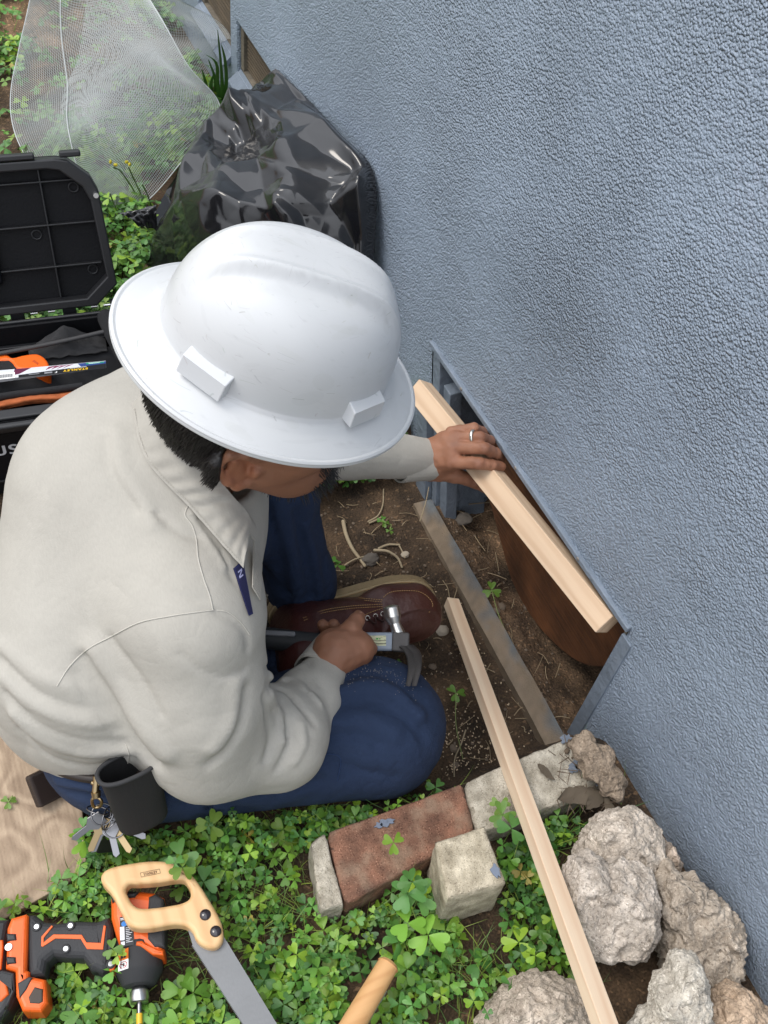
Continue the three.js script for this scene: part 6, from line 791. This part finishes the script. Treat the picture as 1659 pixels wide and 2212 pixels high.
// ---------------------------------------------------------------- black plastic sheet over something low at the wall
{
  const plastic = phys({ color: lin(0.009, 0.009, 0.0105), roughness: 0.12, ior: 1.62 });
  const X = 0.748, ridgeC = new THREE.CatmullRomCurve3([atX(596, 148, X), atX(650, 200, X), atX(735, 290, X), atX(806, 372, X), atX(812, 460, X - 0.01), atX(806, 560, X - 0.02), atX(798, 680, X - 0.03)], false, 'centripetal');
  const hemC = new THREE.CatmullRomCurve3([atY(402, 302, 0.06), atY(345, 410, 0.03), atY(318, 470, 0.012), atY(314, 560, 0.012), atY(332, 622, 0.012), atY(420, 690, 0.012), atY(520, 760, 0.012)], false, 'centripetal');
  // creased film: heights on a loose triangular lattice, straight between them, so that flat facets meet in sharp creases
  const hsh = (i, j, k) => (PERM[(PERM[(i + k * 31) & 255] + j * 7) & 255] / 255) - 0.5;
  const facet = (x, y, k) => { const s = (x + y) * 0.36602540, i = Math.floor(x + s), j = Math.floor(y + s), t = (i + j) * 0.21132487, fx = x - (i - t), fy = y - (j - t), q = fx > fy ? [1, 0] : [0, 1]; const x1 = fx - q[0] + 0.21132487, y1 = fy - q[1] + 0.21132487; const u = x + s - i, v = y + s - j; const hi = hsh(i, j, k), h1 = hsh(i + q[0], j + q[1], k), h2 = hsh(i + 1, j + 1, k); const mn = Math.min(u, v), mx = Math.max(u, v); return hi * (1 - mx) + h1 * (mx - mn) + h2 * mn; };
  const cre = (u, v) => { const a = u + 0.05 * noise(u * 3, v * 3, 7), b = v + 0.05 * noise(u * 3 + 9, v * 3, 3), m = sstep(-0.2, 0.25, noise(u * 2.6, v * 2.6, 12)); return 0.155 * facet(a * 2.5 + b * 1.1 + 3, b * 2.0 - a * 0.8 + 5, 1) + 0.085 * facet(a * 4.6 - b * 2.2 + 11, b * 4.0 + a * 1.5 + 2, 2) + 0.030 * facet(a * 8 + b * 6 + 40, b * 8 - a * 4 + 7, 3) * (0.4 + m) + 0.010 * facet(a * 17 - b * 9 + 80, b * 15 + a * 6 + 17, 4) * m; };
  const f = (u, v) => { const a = ridgeC.getPoint(u), b = hemC.getPoint(u), p = a.clone().lerp(b, v); const bul = smin(smin(v * 3.4, (1 - v) * 2.3, 0.12), 1.0, 0.1); const N = V3(-0.35, 0.85, 0.2).normalize(); p.addScaledVector(N, bul * (0.085 + 0.035 * Math.sin(u * 3)) * sstep(-0.02, 0.14, u) + cre(u, v) * 0.85 * sstep(0, 0.05, v) * (0.35 + 0.65 * sstep(0, 0.1, u))); p.x = Math.min(p.x, 0.752); p.y = Math.max(p.y, 0.008); return p; };
  const T = thing('plastic_sheet', 'crumpled glossy black plastic sheet draped over a low pile against the wall', 'plastic sheet', V3(0.55, 0, -1.75));
  const NU = 220, NV = 190, grid = []; for (let j = 0; j <= NV; j++) for (let i = 0; i <= NU; i++) grid.push(f(i / NU, j / NV));
  for (let it = 0; it < 2; it++) { const old = grid.map((p) => p.clone()); for (let j = 1; j < NV; j++) for (let i = 1; i < NU; i++) { const k = j * (NU + 1) + i; grid[k].copy(old[k]).multiplyScalar(4).add(old[k - 1]).add(old[k + 1]).add(old[k - NU - 1]).add(old[k + NU + 1]).divideScalar(8); } }
  const sh = wpart('sheet', thick((u, v) => grid[Math.round(v * NV) * (NU + 1) + Math.round(u * NU)].clone(), NU, NV, 0.0016), plastic, T);
  const fc = [atY(338, 446, 0.13), atY(254, 462, 0.12), atY(300, 490, 0.10), atY(340, 496, 0.09)];
  wpart('loose_flap', thick((u, v) => fc[0].clone().lerp(fc[1], u).lerp(fc[3].clone().lerp(fc[2], Math.min(1, u)), v).add(V3(0, 0.022 * Math.sin(v * 3.1) * (1 - u * 0.6) + 0.006 * noise(u * 5, v * 5, 2), 0)), 24, 20, 0.0014), plastic, sh);
  const board = thing('board_scrap', 'pale wood scrap poking out under the black plastic near the toolbox', 'board', atY(308, 590, 0)); wpart('board', boxUV(slabY([[318, 560], [332, 590], [300, 622], [286, 618]].map(([x, y]) => atY(x, y, 0.03)), 0.008, 0.03, 0.002)), std({ color: lin(0.42, 0.30, 0.18), roughness: 0.8 }), board);
}
// ---------------------------------------------------------------- roll of galvanised wire mesh lying on the ground
{
  const galv = std({ color: lin(0.52, 0.55, 0.55), metalness: 0.25, roughness: 0.5 });
  const T = thing('wire_mesh', 'loose curled sheet of galvanised wire mesh lying on the weeds', 'wire mesh', atY(260, 300, 0));
  const curve = (pts) => new THREE.CatmullRomCurve3(pts.map(([u, v, y]) => atY(u, v, y)), false, 'centripetal');
  const wires = (fn, nu, nv, segU, segV, r) => { // fn(s across, t along)
    const P = [], I = []; const run = (get, n) => { const base = P.length / 3; let prev = get(0); for (let i = 0; i <= n; i++) { const p = get(i / n), q = get(Math.min(1, (i + 1) / n)), d = (i < n ? q.clone().sub(p) : p.clone().sub(prev)).normalize(), a = d.clone().cross(V3(0, 1, 0.3)).normalize(), b = d.clone().cross(a); prev = p; for (let k = 0; k < 3; k++) { const th = k * 2.0944, o = p.clone().addScaledVector(a, Math.cos(th) * r).addScaledVector(b, Math.sin(th) * r); P.push(o.x, o.y, o.z); } if (i < n) for (let k = 0; k < 3; k++) { const x = base + i * 3 + k, y = base + i * 3 + (k + 1) % 3; I.push(x, y, x + 3, y, y + 3, x + 3); } } };
    for (let i = 0; i <= nu; i++) run((t) => fn(i / nu, t), segV); for (let j = 0; j <= nv; j++) run((s) => fn(s, j / nv), segU);
    const g = new THREE.BufferGeometry(); g.setAttribute('position', new THREE.Float32BufferAttribute(P, 3)); g.setIndex(I); g.computeVertexNormals(); return g; };
  const lf = (Lc, Rc, bul, sk) => (s, t) => { const a = Lc.getPoint(t), b = Rc.getPoint(t); const p = a.lerp(b, s); p.y += bul * Math.sin(Math.PI * s) * sstep(0, 0.3, t) * (1 + 0.25 * Math.sin(t * 5)) + 0.012 * noise(s * 4, t * 5, sk); p.y = Math.max(p.y, 0.012); return p; };
  const front = lf(curve([[206, 472, 0.012], [120, 400, 0.02], [58, 342, 0.03], [24, 250, 0.06], [40, 110, 0.10], [72, -40, 0.14]]), curve([[242, 484, 0.012], [300, 448, 0.06], [400, 340, 0.12], [476, 236, 0.17], [400, 132, 0.26], [318, -10, 0.34]]), 0.10, 1);
  const back = lf(curve([[150, 330, 0.02], [130, 240, 0.03], [170, 120, 0.04], [190, -40, 0.06]]), curve([[420, 300, 0.02], [436, 178, 0.06], [498, 88, 0.16], [380, -6, 0.36]]), 0.03, 5);
  stuff(wpart('front_layer', wires(front, 92, 190, 40, 60, 0.00046), galv, T)); stuff(wpart('back_layer', wires(back, 64, 120, 30, 40, 0.00046), galv, T));
  wpart('selvage_wire', tube(Array.from({ length: 40 }, (_, i) => front(1, i / 39)), 0.0012, 80, 5), galv, T); wpart('selvage_wire', tube(Array.from({ length: 40 }, (_, i) => front(0, i / 39)), 0.0012, 80, 5), galv, T); wpart('selvage_wire', tube(Array.from({ length: 30 }, (_, i) => front(0.30, i / 29).add(V3(0, 0.003, 0))), 0.0012, 60, 5), galv, T);
}
// ---------------------------------------------------------------- clover, grass, roots and litter
const leafMat = phys({ color: lin(1, 1, 1), roughness: 0.5, transmission: 0.22, thickness: 0, side: THREE.DoubleSide });
const stemMat = std({ color: lin(1, 1, 1), roughness: 0.6 });
function cloverLeaf(fold, droop) { // three heart-shaped leaflets, radius 1, in the plane y = 0
  const half = [[0, 0.02], [0.16, 0.2], [0.37, 0.52], [0.47, 0.78], [0.40, 0.96], [0.24, 1.0], [0.08, 0.93], [0, 0.82]], P = [], I = [];
  for (let k = 0; k < 3; k++) { const th = k * 2.0944 + 0.1 * k, c = Math.cos(th), s = Math.sin(th), b = P.length / 3; const put = (x, z) => { const y = Math.abs(x) * fold - droop * z * z; P.push(x * c + z * s, y, -x * s + z * c); };
    put(0, 0.45); for (const sg of [1, -1]) { const st = P.length / 3; for (const [x, z] of half) put(x * sg, z); for (let i = 0; i + 1 < half.length; i++) sg > 0 ? I.push(b, st + i, st + i + 1) : I.push(b, st + i + 1, st + i); } }
  const g = new THREE.BufferGeometry(); g.setAttribute('position', new THREE.Float32BufferAttribute(P, 3)); g.setIndex(I); g.computeVertexNormals(); return g;
}
const LEAVES = [cloverLeaf(0.22, 0.12), cloverLeaf(0.42, 0.25), cloverLeaf(-0.25, 0.3)];
const stemGeo = (() => { const g = new THREE.CylinderGeometry(0.5, 0.8, 1, 4, 4, true); g.translate(0, 0.5, 0); const p = g.attributes.position; for (let i = 0; i < p.count; i++) { const y = p.getY(i); p.setX(i, p.getX(i)); } return g; })();
const bladeGeo = (() => { const P = [], I = [], n = 6; for (let i = 0; i <= n; i++) { const t = i / n, w = (1 - t) * 0.5 + 0.03; P.push(-w, t, t * t * 40, w, t, t * t * 40); if (i < n) { const a = i * 2; I.push(a, a + 1, a + 2, a + 1, a + 3, a + 2); } } const g = new THREE.BufferGeometry(); g.setAttribute('position', new THREE.Float32BufferAttribute(P, 3)); g.setIndex(I); g.computeVertexNormals(); return g; })();
function instances(name, geo, mat, list, label, cat) { const m = new THREE.InstancedMesh(geo, mat, list.length); m.name = numbered(name); list.forEach(([mx, c], i) => { m.setMatrixAt(i, mx); m.setColorAt(i, c); }); m.castShadow = m.receiveShadow = true; stuff(m); tag(m, label, cat); scene.add(m); return m; }
const poly = (pts, y = 0) => pts.map(([u, v]) => { const p = atY(u, v, y); return [p.x, p.z]; });
const NO = [ // places the weeds leave free: [outline, margin]
  [PIT, -0.005], [poly([[190, 1886], [178, 1700], [140, 1400], [-400, 1500], [-500, 2200], [0, 1992]]), -0.002], [poly([[668, 1822], [1232, 1585], [1352, 1690], [1130, 1812], [745, 1975], [692, 1975]], 0.04), 0.002], [poly([[938, 1817], [1048, 1780], [1100, 1906], [1095, 2020], [978, 2050]], 0.02), 0.0], [poly([[1205, 1850], [1340, 1750], [1440, 1800], [1610, 2010], [1660, 2300], [1350, 2300], [1270, 2070]], 0.03), -0.01], [poly([[1030, 2230], [1100, 2120], [1240, 2110], [1300, 2230], [1280, 2400], [1030, 2400]], 0.03), 0.0],
];
const MID = [poly([[668, 1822], [1232, 1585], [1352, 1690], [1130, 1812], [745, 1975], [692, 1975]], 0.04), poly([[938, 1817], [1048, 1780], [1100, 1906], [1095, 2020], [978, 2050]], 0.02)];
const LOW = [poly([[0, 1970], [70, 1960], [230, 1985], [240, 1900], [360, 1920], [360, 2130], [310, 2212], [270, 2130], [110, 2080], [80, 2200], [0, 2212]], 0.04), poly([[215, 1880], [330, 1850], [440, 1920], [490, 2030], [640, 2250], [560, 2250], [420, 2060], [290, 2000]], 0.08), poly([[790, 2080], [830, 2060], [870, 2100], [760, 2250], [700, 2250]], 0.05)];
const freeAt = (x, z, far) => { for (const [p, m] of NO) if (inPoly(x, z, p) < -m) return -1; if (!far) for (const p of LOW) if (inPoly(x, z, p) < 0.004) return 0; return 1; };
{
  reseed(101); const lists = [[], [], []], stems = [], blades = []; const q = new THREE.Quaternion(), e = new THREE.Euler(), s = V3(), m = () => new THREE.Matrix4(); const col = (a) => { const t = rnd(), v = rr(0.6, 1.3) * a, d = rnd(); if (d < 0.006) return lin(0.36 * v, 0.30 * v, 0.05); return lin(lerp(0.075, 0.235, t * t) * v, lerp(0.19, 0.37, t) * v, lerp(0.045, 0.025, t) * v); };
  const add = (x, z, h, r, far) => { const g0 = groundY(x, z); const dx = rr(-0.4, 0.4) * h, dz = rr(-0.4, 0.4) * h; const p = V3(x + dx, g0 + h, z + dz); const tx = p.x, tz = p.z; if (p.x > WX - 0.02) return; if (!far) { if (trouserF(p.x, p.y, p.z) < r * 0.8 || shirtF(p.x, p.y, p.z) < r * 0.8) return; }
    e.set(rr(-0.5, 0.5) + dz * 4, rr(0, 6.28), rr(-0.5, 0.5) - dx * 4, 'YXZ'); const k = Math.floor(rnd() * 2.6); lists[k].push([m().compose(p.clone(), q.setFromEuler(e).clone(), s.set(r, r, r).clone()), col(1)]);
    if (!far || h > 0.05) { const base = V3(x, g0 - 0.005, z), d = p.clone().sub(base), l = d.length(); stems.push([m().compose(base, new THREE.Quaternion().setFromUnitVectors(V3(0, 1, 0), d.normalize()), V3(0.0011, l, 0.0011)), lin(0.16 * rr(0.7, 1.2), 0.25 * rr(0.8, 1.1), 0.05)]); } };
  for (let i = 0; i < 9800; i++) { const x = rr(-0.32, 0.75), z = rr(-0.62, 0.14); const f = freeAt(x, z); if (f < 0) continue; const patch = fbm(x * 7, z * 7, 3, 3); const bare = inPoly(x, z, poly([[540, 1890], [640, 1830], [680, 1900], [690, 1990], [580, 1960]])) < 0; if (bare && rnd() < 0.85) continue; if (patch < -0.16 && rnd() < 0.8) continue; if (f === 0 && rnd() < 0.97) continue; if (x > 0.62) continue; const ring = LOW.some((p) => inPoly(x, z, p) < 0.055); const mid = ring || MID.some((p) => inPoly(x, z, p) < 0.06); const tall = f === 0 ? rr(0.002, 0.010) : mid ? rr(0.01, 0.042) : rnd() < 0.3 ? rr(0.06, 0.095) : rr(0.012, 0.06); add(x, z, tall, rr(0.0055, 0.0155) * (rnd() < 0.14 ? 1.6 : 1)); }
  // clumps that lean over tool edges
  for (const [u, v, h, r] of [[243, 2050, 0.085, 0.013], [254, 2064, 0.08, 0.011], [394, 1874, 0.115, 0.018], [378, 1864, 0.118, 0.012], [245, 2098, 0.06, 0.016], [390, 1850, 0.1, 0.024], [440, 1905, 0.06, 0.022], [880, 1930, 0.11, 0.026], [890, 1905, 0.12, 0.02], [850, 1820, 0.10, 0.016], [1085, 1760, 0.085, 0.02], [1105, 1790, 0.09, 0.022], [1080, 1740, 0.08, 0.015], [905, 1935, 0.1, 0.026], [880, 1995, 0.1, 0.026], [925, 2020, 0.09, 0.028]]) { const p = atY(u, v, h); e.set(rr(-0.3, 0.3), rr(0, 6), rr(-0.3, 0.3)); lists[0].push([m().compose(p, q.setFromEuler(e).clone(), V3(r, r, r)), col(1.1)]); stems.push([m().compose(p.clone().setY(0), new THREE.Quaternion(), V3(0.0011, h, 0.0011)), lin(0.15, 0.24, 0.05)]); }
  // farther patches
  const near = lists.reduce((a, l) => a + l.length, 0);
  for (let i = 0; i < 52000; i++) { const z = -1.15 - Math.pow(rnd(), 1.5) * 6.5, x = rr(-1.6, 0.74); const patch = fbm(x * 1.7 + 3, z * 1.7, 9, 4); const byBox = x > 0.2 && x < 0.52 && z < -1.35 && z > -2.0; if (!byBox && patch < -0.07 && rnd() < 0.9) continue; if (x > -0.35 && x < 0.29 && z > -1.47 && z < -1.1) continue; if (x > 0.42 && z > -2.1 && z < -1.25) continue; add(x, z, rr(0.01, byBox ? 0.09 : 0.05), rr(0.012, 0.022), true); }
  for (let i = 0; i < 8200; i++) { const nr = i < 6800, x = nr ? rr(-0.3, 0.72) : rr(-1.2, 0.7), z = nr ? rr(-0.55, 0.1) : rr(-3.6, -1.7), f = freeAt(x, z); if (f < 0) continue; if (fbm(x * 6 + 4, z * 6, 8, 3) < -0.05) continue; const h = f === 0 ? 0.02 : rr(0.03, 0.085); e.set(rr(-0.9, 0.9), rr(0, 6.28), rr(-0.9, 0.9), 'YXZ'); const t = rnd(); blades.push([m().compose(V3(x, groundY(x, z) - 0.003, z), q.setFromEuler(e).clone(), V3(0.0022, h, 0.0009)), lin(lerp(0.09, 0.30, t), lerp(0.19, 0.38, t), 0.06)]); }
  lists.forEach((l, i) => instances(['clover', 'clover', 'clover'][i], LEAVES[i], leafMat, l, ['flat leaved green clover carpet round the tools', 'folded green clover leaves among the carpet', 'drooping green clover leaves among the carpet'][i], 'clover'));
  instances('clover_stems', stemGeo, stemMat, stems, 'thin pale green clover stems', 'clover stems'); instances('grass', bladeGeo, stemMat, blades, 'thin grass blades between the clover', 'grass');
}
// single sprigs in the dug earth and elsewhere
{
  reseed(55); const green = (t) => phys({ color: lin(0.09 + 0.05 * t, 0.24, 0.03), roughness: 0.5, transmission: 0.2, thickness: 0, side: THREE.DoubleSide }), pale = std({ color: lin(0.22, 0.28, 0.09), roughness: 0.6 });
  const sprig = (label, leaves, root, y) => { const r0 = atY(root[0], root[1], y), T = thing('clover_sprig', label, 'clover', r0); leaves.forEach(([u, v, h, r], i) => { const p = atY(u, v, y + h), g = LEAVES[i % 2].clone().scale(r, r, r).rotateY(rr(0, 6)).rotateX(rr(-0.3, 0.3)).rotateZ(rr(-0.3, 0.3)).translate(p.x, p.y, p.z); wpart('leaf', g, green(rnd()), T); const mid = p.clone().lerp(r0, 0.5).add(V3(rr(-0.01, 0.01), 0.01, 0)); wpart('stem', tube([p, mid, r0], 0.0008, 14, 5), pale, T); }); };
  const g = -0.115;
  sprig('single clover on a long thin stem inside the opening', [[1062, 1275, 0.03, 0.018]], [1108, 1395], g - 0.01);
  sprig('single clover on a bare patch beside the long batten', [[985, 1497, 0.03, 0.017]], [1000, 1640], g + 0.005);
  sprig('clover tuft in the earth behind the boot sole', [[712, 1212, 0.05, 0.016], [728, 1222, 0.045, 0.016], [700, 1225, 0.04, 0.015], [716, 1238, 0.04, 0.012]], [714, 1250], g);
  sprig('two tiny clover leaves in the earth behind the pale root', [[826, 1124, 0.02, 0.011], [832, 1130, 0.02, 0.010], [842, 1146, 0.015, 0.008]], [830, 1138], g);
  sprig('clover tuft between the hammer claw and the trouser knee', [[838, 1436, 0.04, 0.014], [848, 1445, 0.04, 0.012], [856, 1432, 0.035, 0.010]], [846, 1450], g);
  sprig('clover tuft at the wall beside the far end of the held batten', [[880, 840, 0.04, 0.022], [890, 855, 0.035, 0.018], [872, 850, 0.03, 0.016], [888, 832, 0.05, 0.018]], [884, 862], 0.0);
  sprig('lone clover leaf lying on the plywood', [[18, 1732, 0.006, 0.011]], [16, 1728], 0.02);
}
{ // tall grass at the wall and weeds in front of the black plastic
  reseed(9); const gm = std({ color: lin(0.06, 0.16, 0.025), roughness: 0.55, side: THREE.DoubleSide }), ym = std({ color: lin(0.6, 0.5, 0.03), roughness: 0.6 });
  const T = thing('grass_clump', 'tall dark grass blades beside the wall near the vents', 'grass clump', atY(480, 225, 0));
  for (const pts of [[[483, 232, 0], [480, 190, 0.10], [478, 150, 0.2], [470, 64, 0.42]], [[480, 225, 0], [470, 180, 0.12], [462, 130, 0.24], [444, 118, 0.25]], [[486, 230, 0], [488, 190, 0.1], [486, 130, 0.26], [478, 96, 0.34]], [[444, 200, 0], [443, 175, 0.08], [436, 150, 0.12]], [[478, 210, 0], [465, 172, 0.1], [450, 128, 0.2]], [[497, 225, 0], [494, 205, 0.05], [488, 180, 0.1]], [[460, 210, 0], [456, 180, 0.08], [462, 160, 0.12]]]) { const c = new THREE.CatmullRomCurve3(pts.map(([u, v, h]) => { const p = atY(u, v, h); p.x = Math.min(p.x, 0.735); return p; })); wpart('blade', sheet((a, b) => { const p = c.getPoint(b), w = 0.006 * Math.pow(1 - b, 0.6) + 0.0006; return p.add(V3((a - 0.5) * w * 1.6, Math.abs(a - 0.5) * w * 0.5, (a - 0.5) * w)); }, 2, 16), gm, T); }
  const weeds = [[[305, 452], [288, 410], [262, 372], [246, 362]], [[318, 450], [300, 410], [285, 378], [278, 362]], [[330, 452], [318, 420], [308, 400]], [[260, 470], [248, 445], [238, 420]]];
  weeds.forEach((w, i) => { const pts = w.map(([u, v], k) => atY(u, v, 0.03 + 0.07 * k)), T2 = thing('weed', ['weed with yellow buds, leaning farthest over the wire mesh', 'upright weed with a yellow bud beside the leaning one', 'short weed stem close to the black plastic', 'short weed stem beside the toolbox lid'][i], 'weed', pts[0].clone().setY(0)); wpart('stem', tube(pts, 0.0016, 20, 5), std({ color: lin(0.13, 0.20, 0.05), roughness: 0.6 }), T2); const tip = pts[pts.length - 1]; if (i < 2) for (let k = 0; k < 4; k++) wpart('bud', new THREE.SphereGeometry(0.0026, 8, 6).scale(1, 1.5, 1).translate(tip.x + rr(-0.008, 0.008), tip.y + rr(-0.006, 0.012), tip.z + rr(-0.008, 0.008)), ym, T2); });
}
{ // pale roots, straw and pebbles on the dug earth
  reseed(31); const root = std({ color: lin(0.36, 0.29, 0.19), roughness: 0.85 }), g = (x, z) => groundY(x, z); const px = (u, v, up = 0.006) => { let p = atY(u, v, -0.115); p = atY(u, v, groundY(p.x, p.z)); p.y += up; return p; };
  const R = (label, pts, r) => { const w = pts.map(([u, v, h]) => px(u, v, h ?? 0.005)), T = thing('dry_root', label, 'root', w[0]); wpart('root', taper(w.map((p, i) => [p, r * (1 - 0.35 * i / w.length)]), 40, 7), root, T); };
  R('thick pale dry root lying upright in the picture, thickest of the roots', [[741, 1130], [748, 1160], [762, 1190], [778, 1212], [788, 1226]], 0.0042);
  R('curved pale root right of the thick one, ending at a dead leaf', [[808, 1195, 0.01], [835, 1200, 0.014], [858, 1212, 0.01], [868, 1228, 0.004]], 0.0030);
  R('short pale root above the curved one', [[818, 1188], [838, 1180], [862, 1180]], 0.0026); R('thin root bent down from the short pale one', [[862, 1182], [868, 1194], [874, 1208]], 0.0016);
  R('thin root crossing the thick one\'s lower end', [[745, 1224], [765, 1212], [800, 1202]], 0.0018); R('bowed root lying by the rear edge of the pit', [[795, 1130], [815, 1118], [826, 1095], [828, 1060]], 0.0018); R('pale root tip beside the tiny clover', [[798, 1133], [810, 1128], [824, 1120]], 0.0022);
  R('long thin dry stalk lying under the opening\'s top board', [[1010, 1102, 0.02], [1050, 1098, 0.02], [1075, 1095, 0.02]], 0.0013); R('thin dry stalk rising toward the brown board', [[1050, 1090, 0.02], [1075, 1068, 0.03], [1095, 1050, 0.04]], 0.0013); R('dry straw standing across the sill rail', [[903, 1145, 0.03], [912, 1120, 0.05], [916, 1100, 0.07]], 0.0012);
  R('brown bare stalk curling down between the knee and the long batten', [[1005, 1580], [995, 1610], [982, 1640], [980, 1680]], 0.0014);
  const straw = [], peb = [], saw = []; const zone = poly([[560, 1090], [900, 1070], [1190, 1600], [960, 1690], [900, 1400], [700, 1240]], -0.11), inside = poly([[930, 1110], [1050, 1080], [1110, 1250], [1250, 1440], [1240, 1560], [1185, 1590]], -0.14);
  const pt = (pl) => { for (let k = 0; k < 60; k++) { const x = rr(0.3, 0.95), z = rr(-1.2, -0.42); if (inPoly(x, z, pl) < 0) return [x, z]; } return [0.6, -0.8]; };
  for (let i = 0; i < 90; i++) { const [x, z] = pt(i % 4 ? zone : inside), y = g(x, z) + 0.003, l = rr(0.01, 0.045), a = rr(0, 6.28), p = V3(x, y, z), q = V3(x + Math.cos(a) * l, y + rr(0, 0.008), z + Math.sin(a) * l), m = p.clone().lerp(q, 0.5).add(V3(rr(-0.004, 0.004), 0.003, rr(-0.004, 0.004))); straw.push(tube([p, m, q], rr(0.0004, 0.0011), 6, 4)); }
  for (let i = 0; i < 300; i++) { const [x, z] = pt(i % 3 ? zone : inside), r = rnd() < 0.04 ? rr(0.004, 0.008) : rr(0.001, 0.003), b = new THREE.IcosahedronGeometry(r, 1); displace(b, (q) => r * 0.35 * noise(q.x * 300 + i, q.y * 300, q.z * 300)); b.scale(1, 0.7, rr(0.8, 1.3)).rotateY(rr(0, 3)).translate(x, g(x, z) + r * 0.35, z); peb.push(b); }
  for (let i = 0; i < 700; i++) { const nr = rnd() < 0.6; const x = nr ? rr(0.46, 0.62) : rr(0.4, 0.75), z = nr ? rr(-0.62, -0.45) : rr(-0.9, -0.42); if (inPoly(x, z, zone) > 0) continue; const b = new THREE.BoxGeometry(rr(0.0012, 0.004), 0.0006, rr(0.0008, 0.0022)); b.rotateX(rr(-0.5, 0.5)).rotateY(rr(0, 3)).translate(x, g(x, z) + 0.004, z); saw.push(b); }
  tag(stuff(mesh('dry_straw', straw, std({ color: lin(0.34, 0.26, 0.16), roughness: 0.9 }))), 'bits of dry straw and rootlets on the dug earth', 'straw'); tag(stuff(mesh('pebbles', peb, std({ color: lin(0.17, 0.13, 0.095), roughness: 0.95 }))), 'small stones and earth crumbs in the pit', 'pebbles'); tag(stuff(mesh('sawdust', saw, std({ color: lin(0.62, 0.48, 0.32), roughness: 0.9 }))), 'pale sawdust flakes on the earth beside the knee', 'sawdust');
  // stones one can tell apart
  for (const [u, v, r, lab] of [[800, 1212, 0.016, 'dark flat clod lying beside the pale roots'], [1000, 1125, 0.016, 'grey stone just inside the sill rail'], [955, 1365, 0.012, 'pale crumb of mortar right of the hammer head'], [875, 1200, 0.008, 'small tan pebble above the boot toe']]) { const p = px(u, v, 0), b = mergeVertices((() => { const q = new THREE.IcosahedronGeometry(r, 8); q.deleteAttribute('uv'); q.deleteAttribute('normal'); return q; })(), 1e-6); b.computeVertexNormals(); displace(b, (q) => r * 0.5 * fbm(q.x * 60 + u, q.y * 60, q.z * 60, 3)); b.scale(1.1, 0.6, 0.9).translate(p.x, p.y + r * 0.35, p.z); const T = thing('stone', lab, 'stone', p); wpart('stone', boxUV(b), std({ color: r < 0.013 ? lin(0.42, 0.36, 0.28) : lin(0.12, 0.105, 0.09), roughness: 0.95 }), T); }
}
renderer.render(scene, camera);
